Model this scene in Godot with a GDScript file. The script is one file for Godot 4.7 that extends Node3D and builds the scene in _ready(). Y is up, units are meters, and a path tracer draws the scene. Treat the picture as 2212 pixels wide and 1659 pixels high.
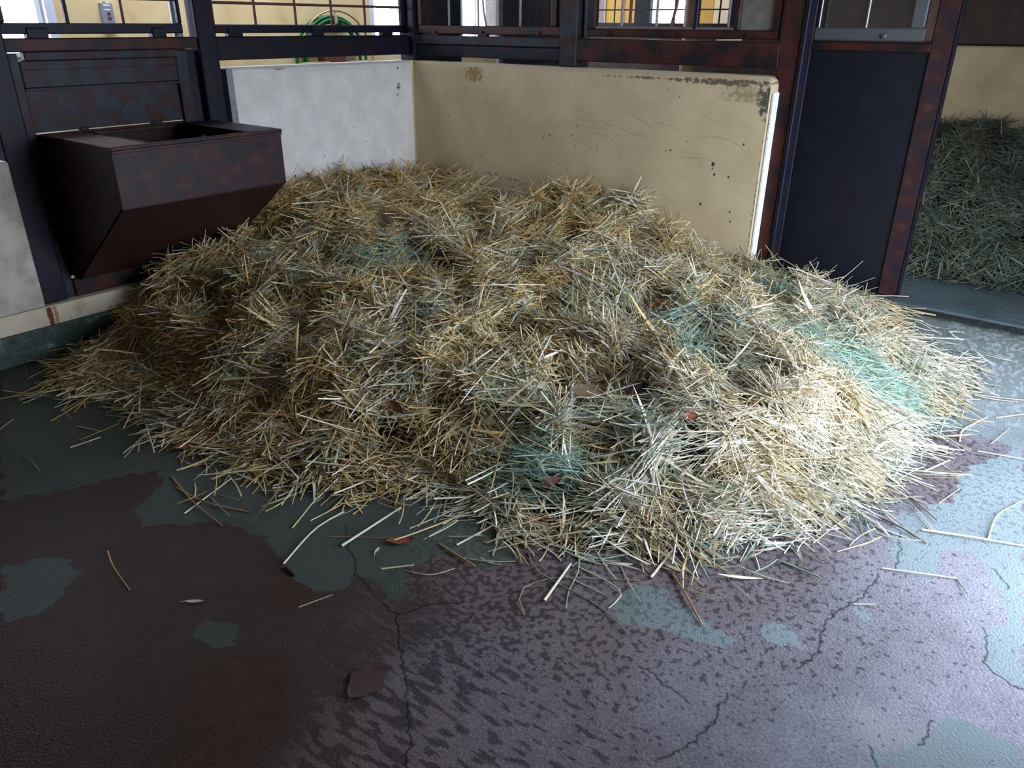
extends Node3D
# A horse stall: loose hay heaped in the corner, steel framed partitions, daylight from a big door on the right.

const FLOOR_SIDE := 5.0
const FLOOR_PIXELS := 2048

var mats := {}
var used := {}
var rng := RandomNumberGenerator.new()
var heap_polygon := PackedVector2Array()
var heap_points: Array[Vector3] = []
var heap_grid := PackedFloat32Array()
var heap_w := 0
var heap_d := 0
const HEAP_STEP := 0.03
const HEAP_ORIGIN := Vector2(-0.06, -0.2)
var clump := FastNoiseLite.new()
var swirl := FastNoiseLite.new()


func V2(x: float, y: float) -> Vector2:
	return Vector2(x, y)


func V3(x: float, y: float, z: float) -> Vector3:
	return Vector3(x, y, z)


# ---------------------------------------------------------------- naming
func numbered(called: String) -> String:
	var n: int = used.get(called, 0)
	used[called] = n + 1
	return called if n == 0 else "%s_%03d" % [called, n]


func tag(o: Node3D, label: String, category: String, group := "", kind := "") -> Node3D:
	o.set_meta("label", label)
	o.set_meta("category", category)
	if group:
		o.set_meta("group", group)
	if kind:
		o.set_meta("kind", kind)
	return o


func thing(called: String, at: Vector3, label: String, category: String, group := "", kind := "") -> Node3D:
	var o := Node3D.new()
	o.name = numbered(called)
	add_child(o)
	o.position = at
	return tag(o, label, category, group, kind)


# commits a shape that was laid out in world coordinates; it is moved into the axes of its parent
func piece(called: String, m: Mesh, material: Material, parent: Node3D = null) -> MeshInstance3D:
	var o := MeshInstance3D.new()
	o.mesh = m
	o.material_override = material
	if parent:
		o.name = called
		parent.add_child(o, true)
		o.position = -root_place(parent)
	else:
		o.name = numbered(called)
		add_child(o)
	return o


func root_place(o: Node3D) -> Vector3:
	var p := Vector3.ZERO
	var at: Node = o
	while at is Node3D and at != self:
		p += (at as Node3D).position
		at = at.get_parent()
	return p


# ---------------------------------------------------------------- shapes
func begin() -> SurfaceTool:
	var st := SurfaceTool.new()
	st.begin(Mesh.PRIMITIVE_TRIANGLES)
	return st


func finish(st: SurfaceTool) -> ArrayMesh:
	st.generate_normals()
	return st.commit()


func tri(st: SurfaceTool, a: Vector3, b: Vector3, c: Vector3, out: Vector3) -> void:
	if (b - a).cross(c - a).dot(out) > 0.0:
		var t := b
		b = c
		c = t
	st.add_vertex(a)
	st.add_vertex(b)
	st.add_vertex(c)


func quad(st: SurfaceTool, a: Vector3, b: Vector3, c: Vector3, d: Vector3, out: Vector3) -> void:
	tri(st, a, b, c, out)
	tri(st, a, c, d, out)


func add_box(st: SurfaceTool, lo: Vector3, hi: Vector3, bevel := 0.004) -> void:
	st.set_smooth_group(-1)
	var mid := (lo + hi) / 2.0
	var half := ((hi - lo) / 2.0).abs()
	var b := minf(bevel, minf(half.x, minf(half.y, half.z)) * 0.8)
	var at := func(s: Vector3, axis: int) -> Vector3:
		var p := half - Vector3(b, b, b)
		p[axis] = half[axis]
		return mid + Vector3(p.x * s.x, p.y * s.y, p.z * s.z)
	for axis in 3:
		var u := (axis + 1) % 3
		var v := (axis + 2) % 3
		for s in [-1.0, 1.0]:
			var q := []
			for k in [[-1, -1], [1, -1], [1, 1], [-1, 1]]:
				var sign := Vector3.ZERO
				sign[axis] = s
				sign[u] = k[0]
				sign[v] = k[1]
				q.append((at as Callable).call(sign, axis))
			var out := Vector3.ZERO
			out[axis] = s
			quad(st, q[0], q[1], q[2], q[3], out)
		for su in [-1.0, 1.0]:
			for sv in [-1.0, 1.0]:
				var e1 := Vector3.ZERO
				e1[axis] = -1.0
				e1[u] = su
				e1[v] = sv
				var e2 := e1
				e2[axis] = 1.0
				var out := Vector3.ZERO
				out[u] = su
				out[v] = sv
				quad(st, (at as Callable).call(e1, u), (at as Callable).call(e2, u), (at as Callable).call(e2, v), (at as Callable).call(e1, v), out)
	for x in [-1.0, 1.0]:
		for y in [-1.0, 1.0]:
			for z in [-1.0, 1.0]:
				var s := Vector3(x, y, z)
				tri(st, (at as Callable).call(s, 0), (at as Callable).call(s, 1), (at as Callable).call(s, 2), s)


func box(lo: Vector3, hi: Vector3, bevel := 0.004) -> ArrayMesh:
	var st := begin()
	add_box(st, lo, hi, bevel)
	return finish(st)


func boxes(list: Array, bevel := 0.004) -> ArrayMesh:
	var st := begin()
	for b in list:
		add_box(st, b[0], b[1], bevel)
	return finish(st)


func add_tube(st: SurfaceTool, points: Array, radius: float, sides := 8, closed := false, tip := 1.0) -> void:
	st.set_smooth_group(0)
	var n := points.size()
	var rings := []
	var side := Vector3.ZERO
	for i in n:
		var before: Vector3 = points[(i - 1 + n) % n] if closed or i > 0 else points[i]
		var after: Vector3 = points[(i + 1) % n] if closed or i < n - 1 else points[i]
		var along := (after - before).normalized()
		if side == Vector3.ZERO:
			side = along.cross(Vector3.UP if absf(along.y) < 0.9 else Vector3.RIGHT).normalized()
		side = (side - along * side.dot(along)).normalized()
		var up := along.cross(side)
		var r := radius * lerpf(1.0, tip, float(i) / maxf(1.0, n - 1.0))
		var ring := []
		for k in sides:
			var a := TAU * k / sides
			ring.append(points[i] + (side * cos(a) + up * sin(a)) * r)
		rings.append(ring)
	for i in (n if closed else n - 1):
		var r1: Array = rings[i]
		var r2: Array = rings[(i + 1) % n]
		var c: Vector3 = (points[i] + points[(i + 1) % n]) / 2.0
		for k in sides:
			var k2 := (k + 1) % sides
			quad(st, r1[k], r1[k2], r2[k2], r2[k], (r1[k] + r2[k2]) / 2.0 - c)
	if not closed:
		st.set_smooth_group(-1)
		for k in range(1, sides - 1):
			tri(st, rings[0][0], rings[0][k], rings[0][k + 1], points[0] - points[1])
			tri(st, rings[n - 1][0], rings[n - 1][k], rings[n - 1][k + 1], points[n - 1] - points[n - 2])


func tube(points: Array, radius: float, sides := 8, closed := false, tip := 1.0) -> ArrayMesh:
	var st := begin()
	add_tube(st, points, radius, sides, closed, tip)
	return finish(st)


# a convex or concave outline (u, v) pushed out along w with a chamfered front; place(u, v, w) turns it into the world
func slab(outline: PackedVector2Array, depth: float, bevel: float, place: Callable, size: Vector2) -> ArrayMesh:
	var st := begin()
	st.set_smooth_group(-1)
	var inner := PackedVector2Array()
	var n := outline.size()
	var middle := Vector2.ZERO
	for p in outline:
		middle += p / n
	for i in n:
		var d1 := (outline[i] - outline[(i - 1 + n) % n]).normalized().orthogonal()
		var d2 := (outline[(i + 1) % n] - outline[i]).normalized().orthogonal()
		var m := (d1 + d2).normalized()
		if m.dot(middle - outline[i]) < 0.0:
			m = -m
		inner.append(outline[i] + m * bevel / maxf(0.4, absf(m.dot(d1))))
	var index := Geometry2D.triangulate_polygon(inner)
	var facing: Vector3 = place.call(0.0, 0.0, 1.0) - place.call(0.0, 0.0, 0.0)
	for i in range(0, index.size(), 3):
		var c := [inner[index[i]], inner[index[i + 1]], inner[index[i + 2]]]
		var w: Array[Vector3] = []
		for p in c:
			w.append(place.call(p.x, p.y, 0.0))
		if (w[1] - w[0]).cross(w[2] - w[0]).dot(facing) > 0.0:
			w.reverse()
			c.reverse()
		for k in 3:
			st.set_uv(Vector2(c[k].x / size.x, 1.0 - c[k].y / size.y))
			st.add_vertex(w[k])
	for i in n:
		var j := (i + 1) % n
		var out: Vector3 = place.call(outline[i].x, outline[i].y, 0.0) - place.call(middle.x, middle.y, 0.0)
		var o3 := ((place.call(outline[j].x, outline[j].y, 0.0) - place.call(outline[i].x, outline[i].y, 0.0)) as Vector3).cross(facing)
		if o3.dot(out) < 0.0:
			o3 = -o3
		var uv_i := Vector2(outline[i].x / size.x, 1.0 - outline[i].y / size.y)
		st.set_uv(uv_i)
		quad(st, place.call(inner[i].x, inner[i].y, 0.0), place.call(inner[j].x, inner[j].y, 0.0), place.call(outline[j].x, outline[j].y, -bevel), place.call(outline[i].x, outline[i].y, -bevel), o3.normalized() + facing.normalized())
		quad(st, place.call(outline[i].x, outline[i].y, -bevel), place.call(outline[j].x, outline[j].y, -bevel), place.call(outline[j].x, outline[j].y, -depth), place.call(outline[i].x, outline[i].y, -depth), o3)
	for i in range(0, index.size(), 3):
		tri(st, place.call(outline[index[i]].x, outline[index[i]].y, -depth), place.call(outline[index[i + 1]].x, outline[index[i + 1]].y, -depth), place.call(outline[index[i + 2]].x, outline[index[i + 2]].y, -depth), -facing)
	return finish(st)


func prism(outline: Array, along: Vector3) -> ArrayMesh:
	# outline: coplanar world points; a closed solid pushed by «along»
	var st := begin()
	st.set_smooth_group(-1)
	var mid := Vector3.ZERO
	for p in outline:
		mid += p / outline.size()
	for i in outline.size():
		var a: Vector3 = outline[i]
		var b: Vector3 = outline[(i + 1) % outline.size()]
		quad(st, a, b, b + along, a + along, (a + b) / 2.0 - mid)
	for i in range(1, outline.size() - 1):
		tri(st, outline[0], outline[i], outline[i + 1], -along)
		tri(st, outline[0] + along, outline[i] + along, outline[i + 1] + along, along)
	return finish(st)


# ---------------------------------------------------------------- materials
func noise_picture(frequency: float, octaves: int, ramp: Array, number: int, side := 512, normal := false, kind := FastNoiseLite.TYPE_SIMPLEX_SMOOTH) -> NoiseTexture2D:
	var n := FastNoiseLite.new()
	n.noise_type = kind
	n.frequency = frequency
	n.fractal_octaves = octaves
	n.seed = number
	var t := NoiseTexture2D.new()
	t.width = side
	t.height = side
	t.seamless = true
	t.noise = n
	if normal:
		t.as_normal_map = true
		t.bump_strength = 6.0
	elif ramp.size():
		var g := Gradient.new()
		var offsets := PackedFloat32Array()
		var colors := PackedColorArray()
		for r in ramp:
			offsets.append(r[0])
			colors.append(r[1])
		g.offsets = offsets
		g.colors = colors
		t.color_ramp = g
	return t


func plain(called: String, color: Color, roughness := 0.7, metallic := 0.0) -> StandardMaterial3D:
	var m := StandardMaterial3D.new()
	m.resource_name = called
	m.albedo_color = color
	m.roughness = roughness
	m.metallic = metallic
	mats[called] = m
	return m


func mottled(called: String, frequency: float, octaves: int, ramp: Array, number: int, scale: float, roughness := 0.7, grain: Texture2D = null, strength := 0.3) -> StandardMaterial3D:
	var m := plain(called, Color.WHITE, roughness)
	m.albedo_texture = noise_picture(frequency, octaves, ramp, number)
	m.uv1_triplanar = true
	m.uv1_world_triplanar = true
	m.uv1_scale = Vector3(scale, scale, scale)
	if grain:
		m.normal_enabled = true
		m.normal_texture = grain
		m.normal_scale = strength
	return m


func make_materials() -> void:
	var grain := noise_picture(0.06, 4, [], 5, 512, true)
	mottled("navy steel", 0.008, 4, [[0.0, Color(0.05, 0.055, 0.085)], [0.5, Color(0.075, 0.08, 0.145)], [0.66, Color(0.085, 0.08, 0.12)], [0.8, Color(0.14, 0.08, 0.085)], [1.0, Color(0.17, 0.085, 0.08)]], 11, 1.3, 0.5, grain, 0.05)
	mottled("maroon steel", 0.008, 5, [[0.0, Color(0.085, 0.085, 0.105)], [0.3, Color(0.13, 0.10, 0.105)], [0.45, Color(0.22, 0.115, 0.10)], [0.75, Color(0.265, 0.13, 0.105)], [1.0, Color(0.21, 0.13, 0.11)]], 12, 1.2, 0.5, grain, 0.05)
	mottled("worn steel", 0.0090, 5, [[0.0, Color(0.150, 0.165, 0.190)], [0.40, Color(0.170, 0.175, 0.205)], [0.52, Color(0.140, 0.115, 0.125)], [0.62, Color(0.200, 0.100, 0.095)], [1.0, Color(0.170, 0.100, 0.085)]], 13, 1.60, 0.5, grain, 0.05)
	mottled("feeder steel", 0.009, 5, [[0.0, Color(0.12, 0.10, 0.12)], [0.35, Color(0.17, 0.135, 0.155)], [0.55, Color(0.20, 0.12, 0.125)], [0.75, Color(0.24, 0.15, 0.135)], [1.0, Color(0.29, 0.21, 0.19)]], 14, 1.8, 0.5, grain, 0.05)
	mottled("feeder belly", 0.02, 5, [[0.0, Color(0.110, 0.090, 0.085)], [0.5, Color(0.200, 0.120, 0.100)], [1.0, Color(0.270, 0.155, 0.110)]], 15, 1.5, 0.5, grain, 0.05)
	mottled("dusty board", 0.02, 4, [[0.0, Color(0.42, 0.31, 0.26)], [1.0, Color(0.56, 0.44, 0.37)]], 16, 1.6, 0.85, grain, 0.2)
	mottled("grey steel", 0.02, 4, [[0.0, Color(0.42, 0.42, 0.44)], [1.0, Color(0.56, 0.55, 0.56)]], 17, 2.0, 0.45)
	mottled("passage paint", 0.008, 5, [[0.0, Color(0.88, 0.73, 0.50)], [0.5, Color(0.93, 0.79, 0.56)], [1.0, Color(0.95, 0.83, 0.62)]], 17, 0.8, 0.75, grain, 0.08)
	mottled("cream paint", 0.008, 5, [[0.0, Color(0.74, 0.65, 0.48)], [0.5, Color(0.79, 0.70, 0.53)], [1.0, Color(0.84, 0.76, 0.61)]], 18, 0.8, 0.75, grain, 0.12)
	mottled("yellow paint", 0.008, 4, [[0.0, Color(0.84, 0.62, 0.10)], [1.0, Color(0.90, 0.72, 0.20)]], 19, 0.8, 0.7)
	mottled("chalk white", 0.03, 5, [[0.0, Color(0.55, 0.54, 0.52)], [0.3, Color(0.88, 0.88, 0.87)], [1.0, Color(0.97, 0.97, 0.96)]], 20, 3.0, 0.8, grain, 0.3)
	mottled("sill cream", 0.012, 5, [[0.0, Color(0.58, 0.54, 0.48)], [0.5, Color(0.68, 0.65, 0.59)], [1.0, Color(0.74, 0.71, 0.66)]], 21, 1.2, 0.75, grain, 0.15)  # dimmed: the weaker light at the left end is put into this colour
	mottled("green paint", 0.02, 5, [[0.0, Color(0.15, 0.20, 0.17)], [0.55, Color(0.20, 0.28, 0.23)], [0.72, Color(0.27, 0.35, 0.30)], [1.0, Color(0.62, 0.68, 0.64)]], 22, 1.2, 0.55, grain, 0.3)
	mottled("outer floor", 0.01, 5, [[0.0, Color(0.26, 0.30, 0.30)], [0.55, Color(0.33, 0.38, 0.38)], [1.0, Color(0.37, 0.39, 0.38)]], 23, 0.6, 0.65, grain, 0.2)
	mottled("brown board", 0.015, 4, [[0.0, Color(0.20, 0.14, 0.10)], [1.0, Color(0.30, 0.21, 0.15)]], 24, 1.0, 0.6, grain, 0.2)
	mottled("dark board", 0.015, 4, [[0.0, Color(0.10, 0.10, 0.13)], [1.0, Color(0.16, 0.15, 0.19)]], 25, 1.0, 0.6, grain, 0.2)
	mottled("grey board", 0.02, 4, [[0.0, Color(0.34, 0.31, 0.29)], [1.0, Color(0.45, 0.42, 0.39)]], 26, 1.5, 0.6)
	mottled("ground", 0.01, 4, [[0.0, Color(0.62, 0.62, 0.60)], [1.0, Color(0.72, 0.72, 0.70)]], 27, 0.3, 0.9)
	mottled("ceiling paint", 0.01, 3, [[0.0, Color(0.30, 0.25, 0.21)], [1.0, Color(0.38, 0.32, 0.27)]], 28, 0.5, 0.9)
	mottled("bamboo", 0.02, 4, [[0.0, Color(0.50, 0.38, 0.27)], [1.0, Color(0.66, 0.52, 0.38)]], 29, 2.0, 0.5)
	for called in ["navy steel", "maroon steel", "worn steel", "feeder steel", "feeder belly"]:
		(mats[called] as StandardMaterial3D).metallic_specular = 0.32
	plain("black rubber", Color(0.10, 0.10, 0.11), 0.6)
	plain("rod steel", Color(0.62, 0.62, 0.65), 0.35, 0.6)
	plain("rust rod", Color(0.36, 0.19, 0.14), 0.6)
	plain("bolt steel", Color(0.75, 0.75, 0.75), 0.25, 0.9)
	plain("hose green", Color(0.04, 0.40, 0.14), 0.45)
	plain("dull grey", Color(0.30, 0.30, 0.31), 0.5)
	plain("brass wire", Color(0.72, 0.62, 0.45), 0.35, 0.7)
	plain("box grey", Color(0.55, 0.55, 0.56), 0.5)
	plain("label white", Color(0.92, 0.92, 0.90), 0.6)
	plain("button red", Color(0.45, 0.07, 0.09), 0.35)
	plain("frame white", Color(0.88, 0.88, 0.90), 0.5)
	plain("hub red", Color(0.45, 0.25, 0.18), 0.5)
	var glass := plain("window glass", Color(0.6, 0.62, 0.64, 0.02), 0.05)
	glass.metallic_specular = 0.2
	glass.transparency = BaseMaterial3D.TRANSPARENCY_ALPHA
	var straw := plain("straw", Color.WHITE, 0.55)
	straw.vertex_color_use_as_albedo = true
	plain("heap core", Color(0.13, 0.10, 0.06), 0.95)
	plain("leaf orange", Color(0.50, 0.25, 0.15), 0.6)
	plain("leaf tan", Color(0.56, 0.45, 0.33), 0.6)
	plain("leaf dark", Color(0.24, 0.14, 0.11), 0.6)
	plain("leaf red", Color(0.36, 0.18, 0.12), 0.6)
	plain("husk pale", Color(0.72, 0.66, 0.58), 0.7)
	plain("dung dark", Color(0.10, 0.09, 0.07), 0.7)
	plain("stalk pale", Color(0.80, 0.75, 0.63), 0.55)
	plain("stalk gold", Color(0.66, 0.50, 0.30), 0.55)
	plain("stalk green", Color(0.55, 0.62, 0.52), 0.55)
	plain("stalk grey", Color(0.52, 0.49, 0.41), 0.6)


# ---------------------------------------------------------------- painted surfaces
func field(points: Array, x: float, z: float, power := 3.0) -> float:
	var total := 0.0
	var sum := 0.0
	for p in points:
		var d := Vector2(x - p.x, z - p.y).length() + 0.02
		var w := pow(1.0 / d, power)
		total += w
		sum += w * p.z
	return sum / total


func floor_picture() -> Array:
	var n := FLOOR_PIXELS
	var low := 256
	var patches: Array = [
		[V2(-0.01, 2.81), V2(0.10, 2.43), V2(1.38, 2.02), V2(2.55, 2.17), V2(2.76, 2.40), V2(2.75, 2.52), V2(2.64, 2.52), V2(2.57, 2.52), V2(2.54, 2.66), V2(2.62, 2.76), V2(2.59, 2.80), V2(2.51, 2.74), V2(2.44, 2.77), V2(2.47, 2.82), V2(2.43, 2.89), V2(2.35, 2.92), V2(2.18, 2.86), V2(2.04, 2.83), V2(1.89, 2.87), V2(1.82, 2.93), V2(1.70, 3.05), V2(1.58, 3.00), V2(1.50, 2.85), V2(1.40, 2.84), V2(1.34, 2.94), V2(1.30, 3.09), V2(1.19, 3.27)],
		[V2(1.58, 3.42), V2(1.60, 3.35), V2(1.66, 3.28), V2(1.77, 3.28), V2(1.83, 3.33), V2(1.88, 3.42), V2(1.84, 3.52)],
		[V2(2.26, 3.23), V2(2.27, 3.16), V2(2.32, 3.12), V2(2.38, 3.13), V2(2.40, 3.17), V2(2.38, 3.21), V2(2.30, 3.22)],
		[V2(3.08, 2.39), V2(3.15, 2.26), V2(3.30, 2.28), V2(3.40, 2.31), V2(3.46, 2.34), V2(3.44, 2.37), V2(3.29, 2.41), V2(3.15, 2.45)],
		[V2(3.47, 2.25), V2(3.51, 2.18), V2(3.60, 2.21), V2(3.58, 2.26), V2(3.50, 2.28)],
		[V2(3.68, 1.64), V2(3.64, 1.51), V2(3.66, 1.39), V2(3.77, 1.20), V2(3.75, 0.97), V2(3.90, 0.59), V2(4.00, 1.35), V2(3.87, 1.48), V2(3.79, 1.55), V2(3.81, 1.69), V2(3.72, 1.78)],
		[V2(3.86, 1.43), V2(3.98, 1.18), V2(4.05, 1.77), V2(4.01, 1.77), V2(3.99, 1.69), V2(3.92, 1.57)],
		[V2(3.96, 1.85), V2(4.05, 1.76), V2(4.08, 2.02), V2(4.01, 2.02), V2(3.99, 2.01), V2(3.99, 1.97), V2(3.97, 1.92)],
		[V2(3.84, 2.51), V2(3.82, 2.47), V2(3.91, 2.38), V2(3.93, 2.28), V2(3.97, 2.23), V2(4.05, 2.24), V2(4.10, 2.21), V2(4.11, 2.29)],
		[V2(3.65, 2.01), V2(3.70, 1.95), V2(3.71, 2.02), V2(3.68, 2.06)]]
	var pale: Array = [V2(3.74, 2.34), V2(3.79, 2.31), V2(3.87, 2.32), V2(3.92, 2.30), V2(3.90, 2.38), V2(3.82, 2.45), V2(3.78, 2.41)]
	var cracks: Array = [
		[V2(2.21, 2.62), V2(2.29, 2.68), V2(2.40, 2.74), V2(2.43, 2.77), V2(2.49, 2.78), V2(2.53, 2.80), V2(2.60, 2.81), V2(2.66, 2.82), V2(2.74, 2.89), V2(2.82, 2.95), V2(2.89, 3.01), V2(2.94, 3.06), V2(2.98, 3.09), V2(3.02, 3.15)],
		[V2(2.66, 2.82), V2(2.69, 2.75), V2(2.73, 2.70), V2(2.77, 2.66)],
		[V2(3.67, 1.52), V2(3.69, 1.63), V2(3.70, 1.73)],
		[V2(3.67, 1.79), V2(3.66, 1.93), V2(3.64, 2.00), V2(3.61, 2.09), V2(3.62, 2.18), V2(3.63, 2.23), V2(3.61, 2.32)],
		[V2(3.50, 2.51), V2(3.51, 2.61), V2(3.49, 2.72), V2(3.46, 2.79)],
		[V2(3.96, 1.85), V2(3.98, 1.91), V2(3.98, 1.99), V2(4.01, 2.02), V2(4.08, 2.04)],
		[V2(3.82, 2.45), V2(3.85, 2.50)],
		[V2(3.92, 2.28), V2(3.92, 2.35), V2(3.91, 2.38)],
		[V2(3.29, 2.56), V2(3.36, 2.58), V2(3.44, 2.59)],
		[V2(3.94, 1.54), V2(3.98, 1.60), V2(3.99, 1.63)],
		[V2(1.19, 3.27), V2(1.27, 3.08), V2(1.31, 2.84), V2(1.36, 2.62)]]
	var wet_points: Array = [V3(1.93, 3.56, 1.00), V3(2.49, 3.48, 1.00), V3(2.54, 3.27, 0.95), V3(2.60, 3.03, 0.80), V3(2.66, 2.82, 0.75), V3(2.90, 2.99, 0.58), V3(2.95, 3.18, 0.62), V3(3.16, 2.95, 0.42), V3(2.87, 2.58, 0.62), V3(3.13, 2.61, 0.50), V3(3.18, 2.33, 0.46), V3(3.38, 2.13, 0.44), V3(3.44, 2.56, 0.28), V3(3.56, 2.26, 0.33), V3(3.71, 1.92, 0.22), V3(3.75, 2.49, 0.10), V3(3.92, 1.75, 0.15), V3(4.01, 2.29, 0.04), V3(1.48, 3.10, 1.00), V3(2.27, 2.93, 0.90), V3(3.63, 0.99, 0.45), V3(3.72, 0.21, 0.10), V3(3.44, 1.94, 0.50), V3(0.65, 2.89, 0.75)]
	# coarse masks: paint left on the concrete, wetness, the pale repair
	var paint := PackedFloat32Array()
	var wet := PackedFloat32Array()
	var fill := PackedFloat32Array()
	paint.resize(low * low)
	wet.resize(low * low)
	fill.resize(low * low)
	var packed := []
	for p in patches:
		packed.append(PackedVector2Array(p))
	var pale_packed := PackedVector2Array(pale)
	for j in low:
		for i in low:
			var x := (i + 0.5) / low * FLOOR_SIDE
			var z := (j + 0.5) / low * FLOOR_SIDE - 0.2
			var v := 0.0
			for p in packed:
				if Geometry2D.is_point_in_polygon(Vector2(x, z), p):
					v = 1.0
					break
			if x > 2.6 and z < 0.62:
				v = 1.0
			paint[j * low + i] = v
			fill[j * low + i] = 1.0 if Geometry2D.is_point_in_polygon(Vector2(x, z), pale_packed) else 0.0
			wet[j * low + i] = field(wet_points, x, z) if x > 0.0 else 1.0
	paint = soften(paint, low)
	fill = soften(fill, low)
	var edge_noise := noise_bytes(0.03, 4, 31, n)
	var blot := noise_bytes(0.085, 2, 32, n)
	var fine := noise_bytes(0.22, 2, 33, n)
	var broad := noise_bytes(0.004, 4, 34, n)
	# dark lines of the cracks, drawn once
	var lines := PackedByteArray()
	lines.resize(n * n)
	var wobble := FastNoiseLite.new()
	wobble.seed = 35
	wobble.frequency = 0.05
	for c in cracks:
		for k in range(c.size() - 1):
			var a: Vector2 = (c[k] + Vector2(0, 0.2)) / FLOOR_SIDE * n
			var b: Vector2 = (c[k + 1] + Vector2(0, 0.2)) / FLOOR_SIDE * n
			var steps := int(a.distance_to(b) * 2.0) + 1
			for s in steps:
				var p := a.lerp(b, float(s) / steps)
				p += Vector2(wobble.get_noise_2d(p.x, p.y), wobble.get_noise_2d(p.y + 300.0, p.x)) * 5.0
				var wide := 0.25 + 0.8 * absf(wobble.get_noise_2d(p.x * 3.0, p.y * 3.0 + 900.0))
				for dy in range(-2, 3):
					for dx in range(-2, 3):
						var q := Vector2i(p) + Vector2i(dx, dy)
						if q.x < 0 or q.y < 0 or q.x >= n or q.y >= n:
							continue
						var d := (Vector2(q) + Vector2(0.5, 0.5) - p).length()
						var ink := int(clampf(1.0 - (d - wide) * 0.9, 0.0, 1.0) * 255.0)
						if ink > lines[q.y * n + q.x]:
							lines[q.y * n + q.x] = ink
	var color := PackedByteArray()
	var rough := PackedByteArray()
	color.resize(n * n * 3)
	rough.resize(n * n)
	var ratio := float(low) / n
	for j in n:
		var fy := clampf((j + 0.5) * ratio - 0.5, 0.0, low - 1.001)
		var y0 := int(fy)
		var ty := fy - y0
		var z := (j + 0.5) / n * FLOOR_SIDE - 0.2
		for i in n:
			var at := j * n + i
			var fx := clampf((i + 0.5) * ratio - 0.5, 0.0, low - 1.001)
			var x0 := int(fx)
			var tx := fx - x0
			var g := y0 * low + x0
			var pv := lerpf(lerpf(paint[g], paint[g + 1], tx), lerpf(paint[g + low], paint[g + low + 1], tx), ty)
			var wv := lerpf(lerpf(wet[g], wet[g + 1], tx), lerpf(wet[g + low], wet[g + low + 1], tx), ty)
			var fv := fill[g]
			var e := edge_noise[at] / 255.0 - 0.5
			var f := fine[at] / 255.0 - 0.5
			var b := broad[at] / 255.0
			var painted := clampf((pv + e * 0.95 + f * 0.12 - 0.46) * 12.0, 0.0, 1.0)
			var x := (i + 0.5) / n * FLOOR_SIDE
			# splashes: round drops on the right, long flicks along x in the front middle
			var flick := clampf((z - 2.5) * 1.8, 0.0, 1.0)
			var s1: float = blot[at] / 255.0
			var sj := int(j * 1.05) % n
			var si := int(i * 0.26 + j * 0.05) % n
			var s2: float = blot[sj * n + si] / 255.0
			var spot := lerpf(s1, s2, flick) + f * 0.10
			var soaked := clampf((wv - 0.60) * 5.0 + e * 0.8, 0.0, 1.0)
			var drop := clampf((spot - (0.875 - 0.62 * wv)) * 18.0, 0.0, 1.0) if wv > 0.02 else 0.0
			var w := maxf(soaked, drop)
			# dry concrete, brown where it is stained for good
			var stain := clampf((wv - 0.35) * 1.7 + (b - 0.5) * 0.7, 0.0, 1.0)
			var c := Vector3(0.172, 0.148, 0.150).lerp(Vector3(0.285, 0.268, 0.292), clampf(1.0 - wv * 2.4, 0.0, 1.0)).lerp(Vector3(0.108, 0.062, 0.040), stain)
			c *= 0.80 + 0.34 * b + f * 0.62 + e * 0.25
			if fv > 0.0:
				c = c.lerp(Vector3(0.30, 0.285, 0.285) * (0.95 + f * 0.12), fv)
			if painted > 0.0:
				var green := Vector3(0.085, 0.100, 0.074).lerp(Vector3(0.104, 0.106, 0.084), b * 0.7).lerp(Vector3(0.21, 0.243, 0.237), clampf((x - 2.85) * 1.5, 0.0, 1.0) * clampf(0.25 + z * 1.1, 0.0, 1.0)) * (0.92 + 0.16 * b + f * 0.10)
				# white scuffs where the ramp is trodden
				if z < 0.5 and x > 3.3:
					var scuff := clampf((s1 + e * 0.6 - 0.52) * 5.0, 0.0, 1.0) * clampf((x - 3.3) * 2.5, 0.0, 1.0)
					green = green.lerp(Vector3(0.30, 0.30, 0.31), scuff * 0.7)
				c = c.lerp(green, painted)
			c *= lerpf(1.0, 0.44 if painted < 0.5 else 0.66, w)
			# grit swept into the joint at the top of the ramp
			var joint := clampf(1.6 - absf(z + 0.055 + e * 0.03) / (0.035 + 0.03 * b), 0.0, 1.0) if x > 2.5 else 0.0
			c *= 1.0 - 0.75 * joint
			c *= 1.0 - 0.70 * lines[at] / 255.0
			var r := 0.88 - 0.18 * painted + f * 0.15
			r = lerpf(r, 0.45 if soaked > 0.5 else 0.66, w)
			color[at * 3] = int(clampf(to_screen(c.x), 0.0, 1.0) * 255.0)
			color[at * 3 + 1] = int(clampf(to_screen(c.y), 0.0, 1.0) * 255.0)
			color[at * 3 + 2] = int(clampf(to_screen(c.z), 0.0, 1.0) * 255.0)
			rough[at] = int(clampf(r, 0.0, 1.0) * 255.0)
	return [ImageTexture.create_from_image(Image.create_from_data(n, n, false, Image.FORMAT_RGB8, color)), ImageTexture.create_from_image(Image.create_from_data(n, n, false, Image.FORMAT_L8, rough))]


func to_screen(v: float) -> float:
	return 1.055 * pow(maxf(v, 0.0), 1.0 / 2.4) - 0.055


func soften(a: PackedFloat32Array, side: int) -> PackedFloat32Array:
	for pass_number in 2:
		var b := a.duplicate()
		for j in range(1, side - 1):
			for i in range(1, side - 1):
				var g := j * side + i
				b[g] = (a[g] * 2.0 + a[g - 1] + a[g + 1] + a[g - side] + a[g + side]) / 6.0
		a = b
	return a


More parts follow.
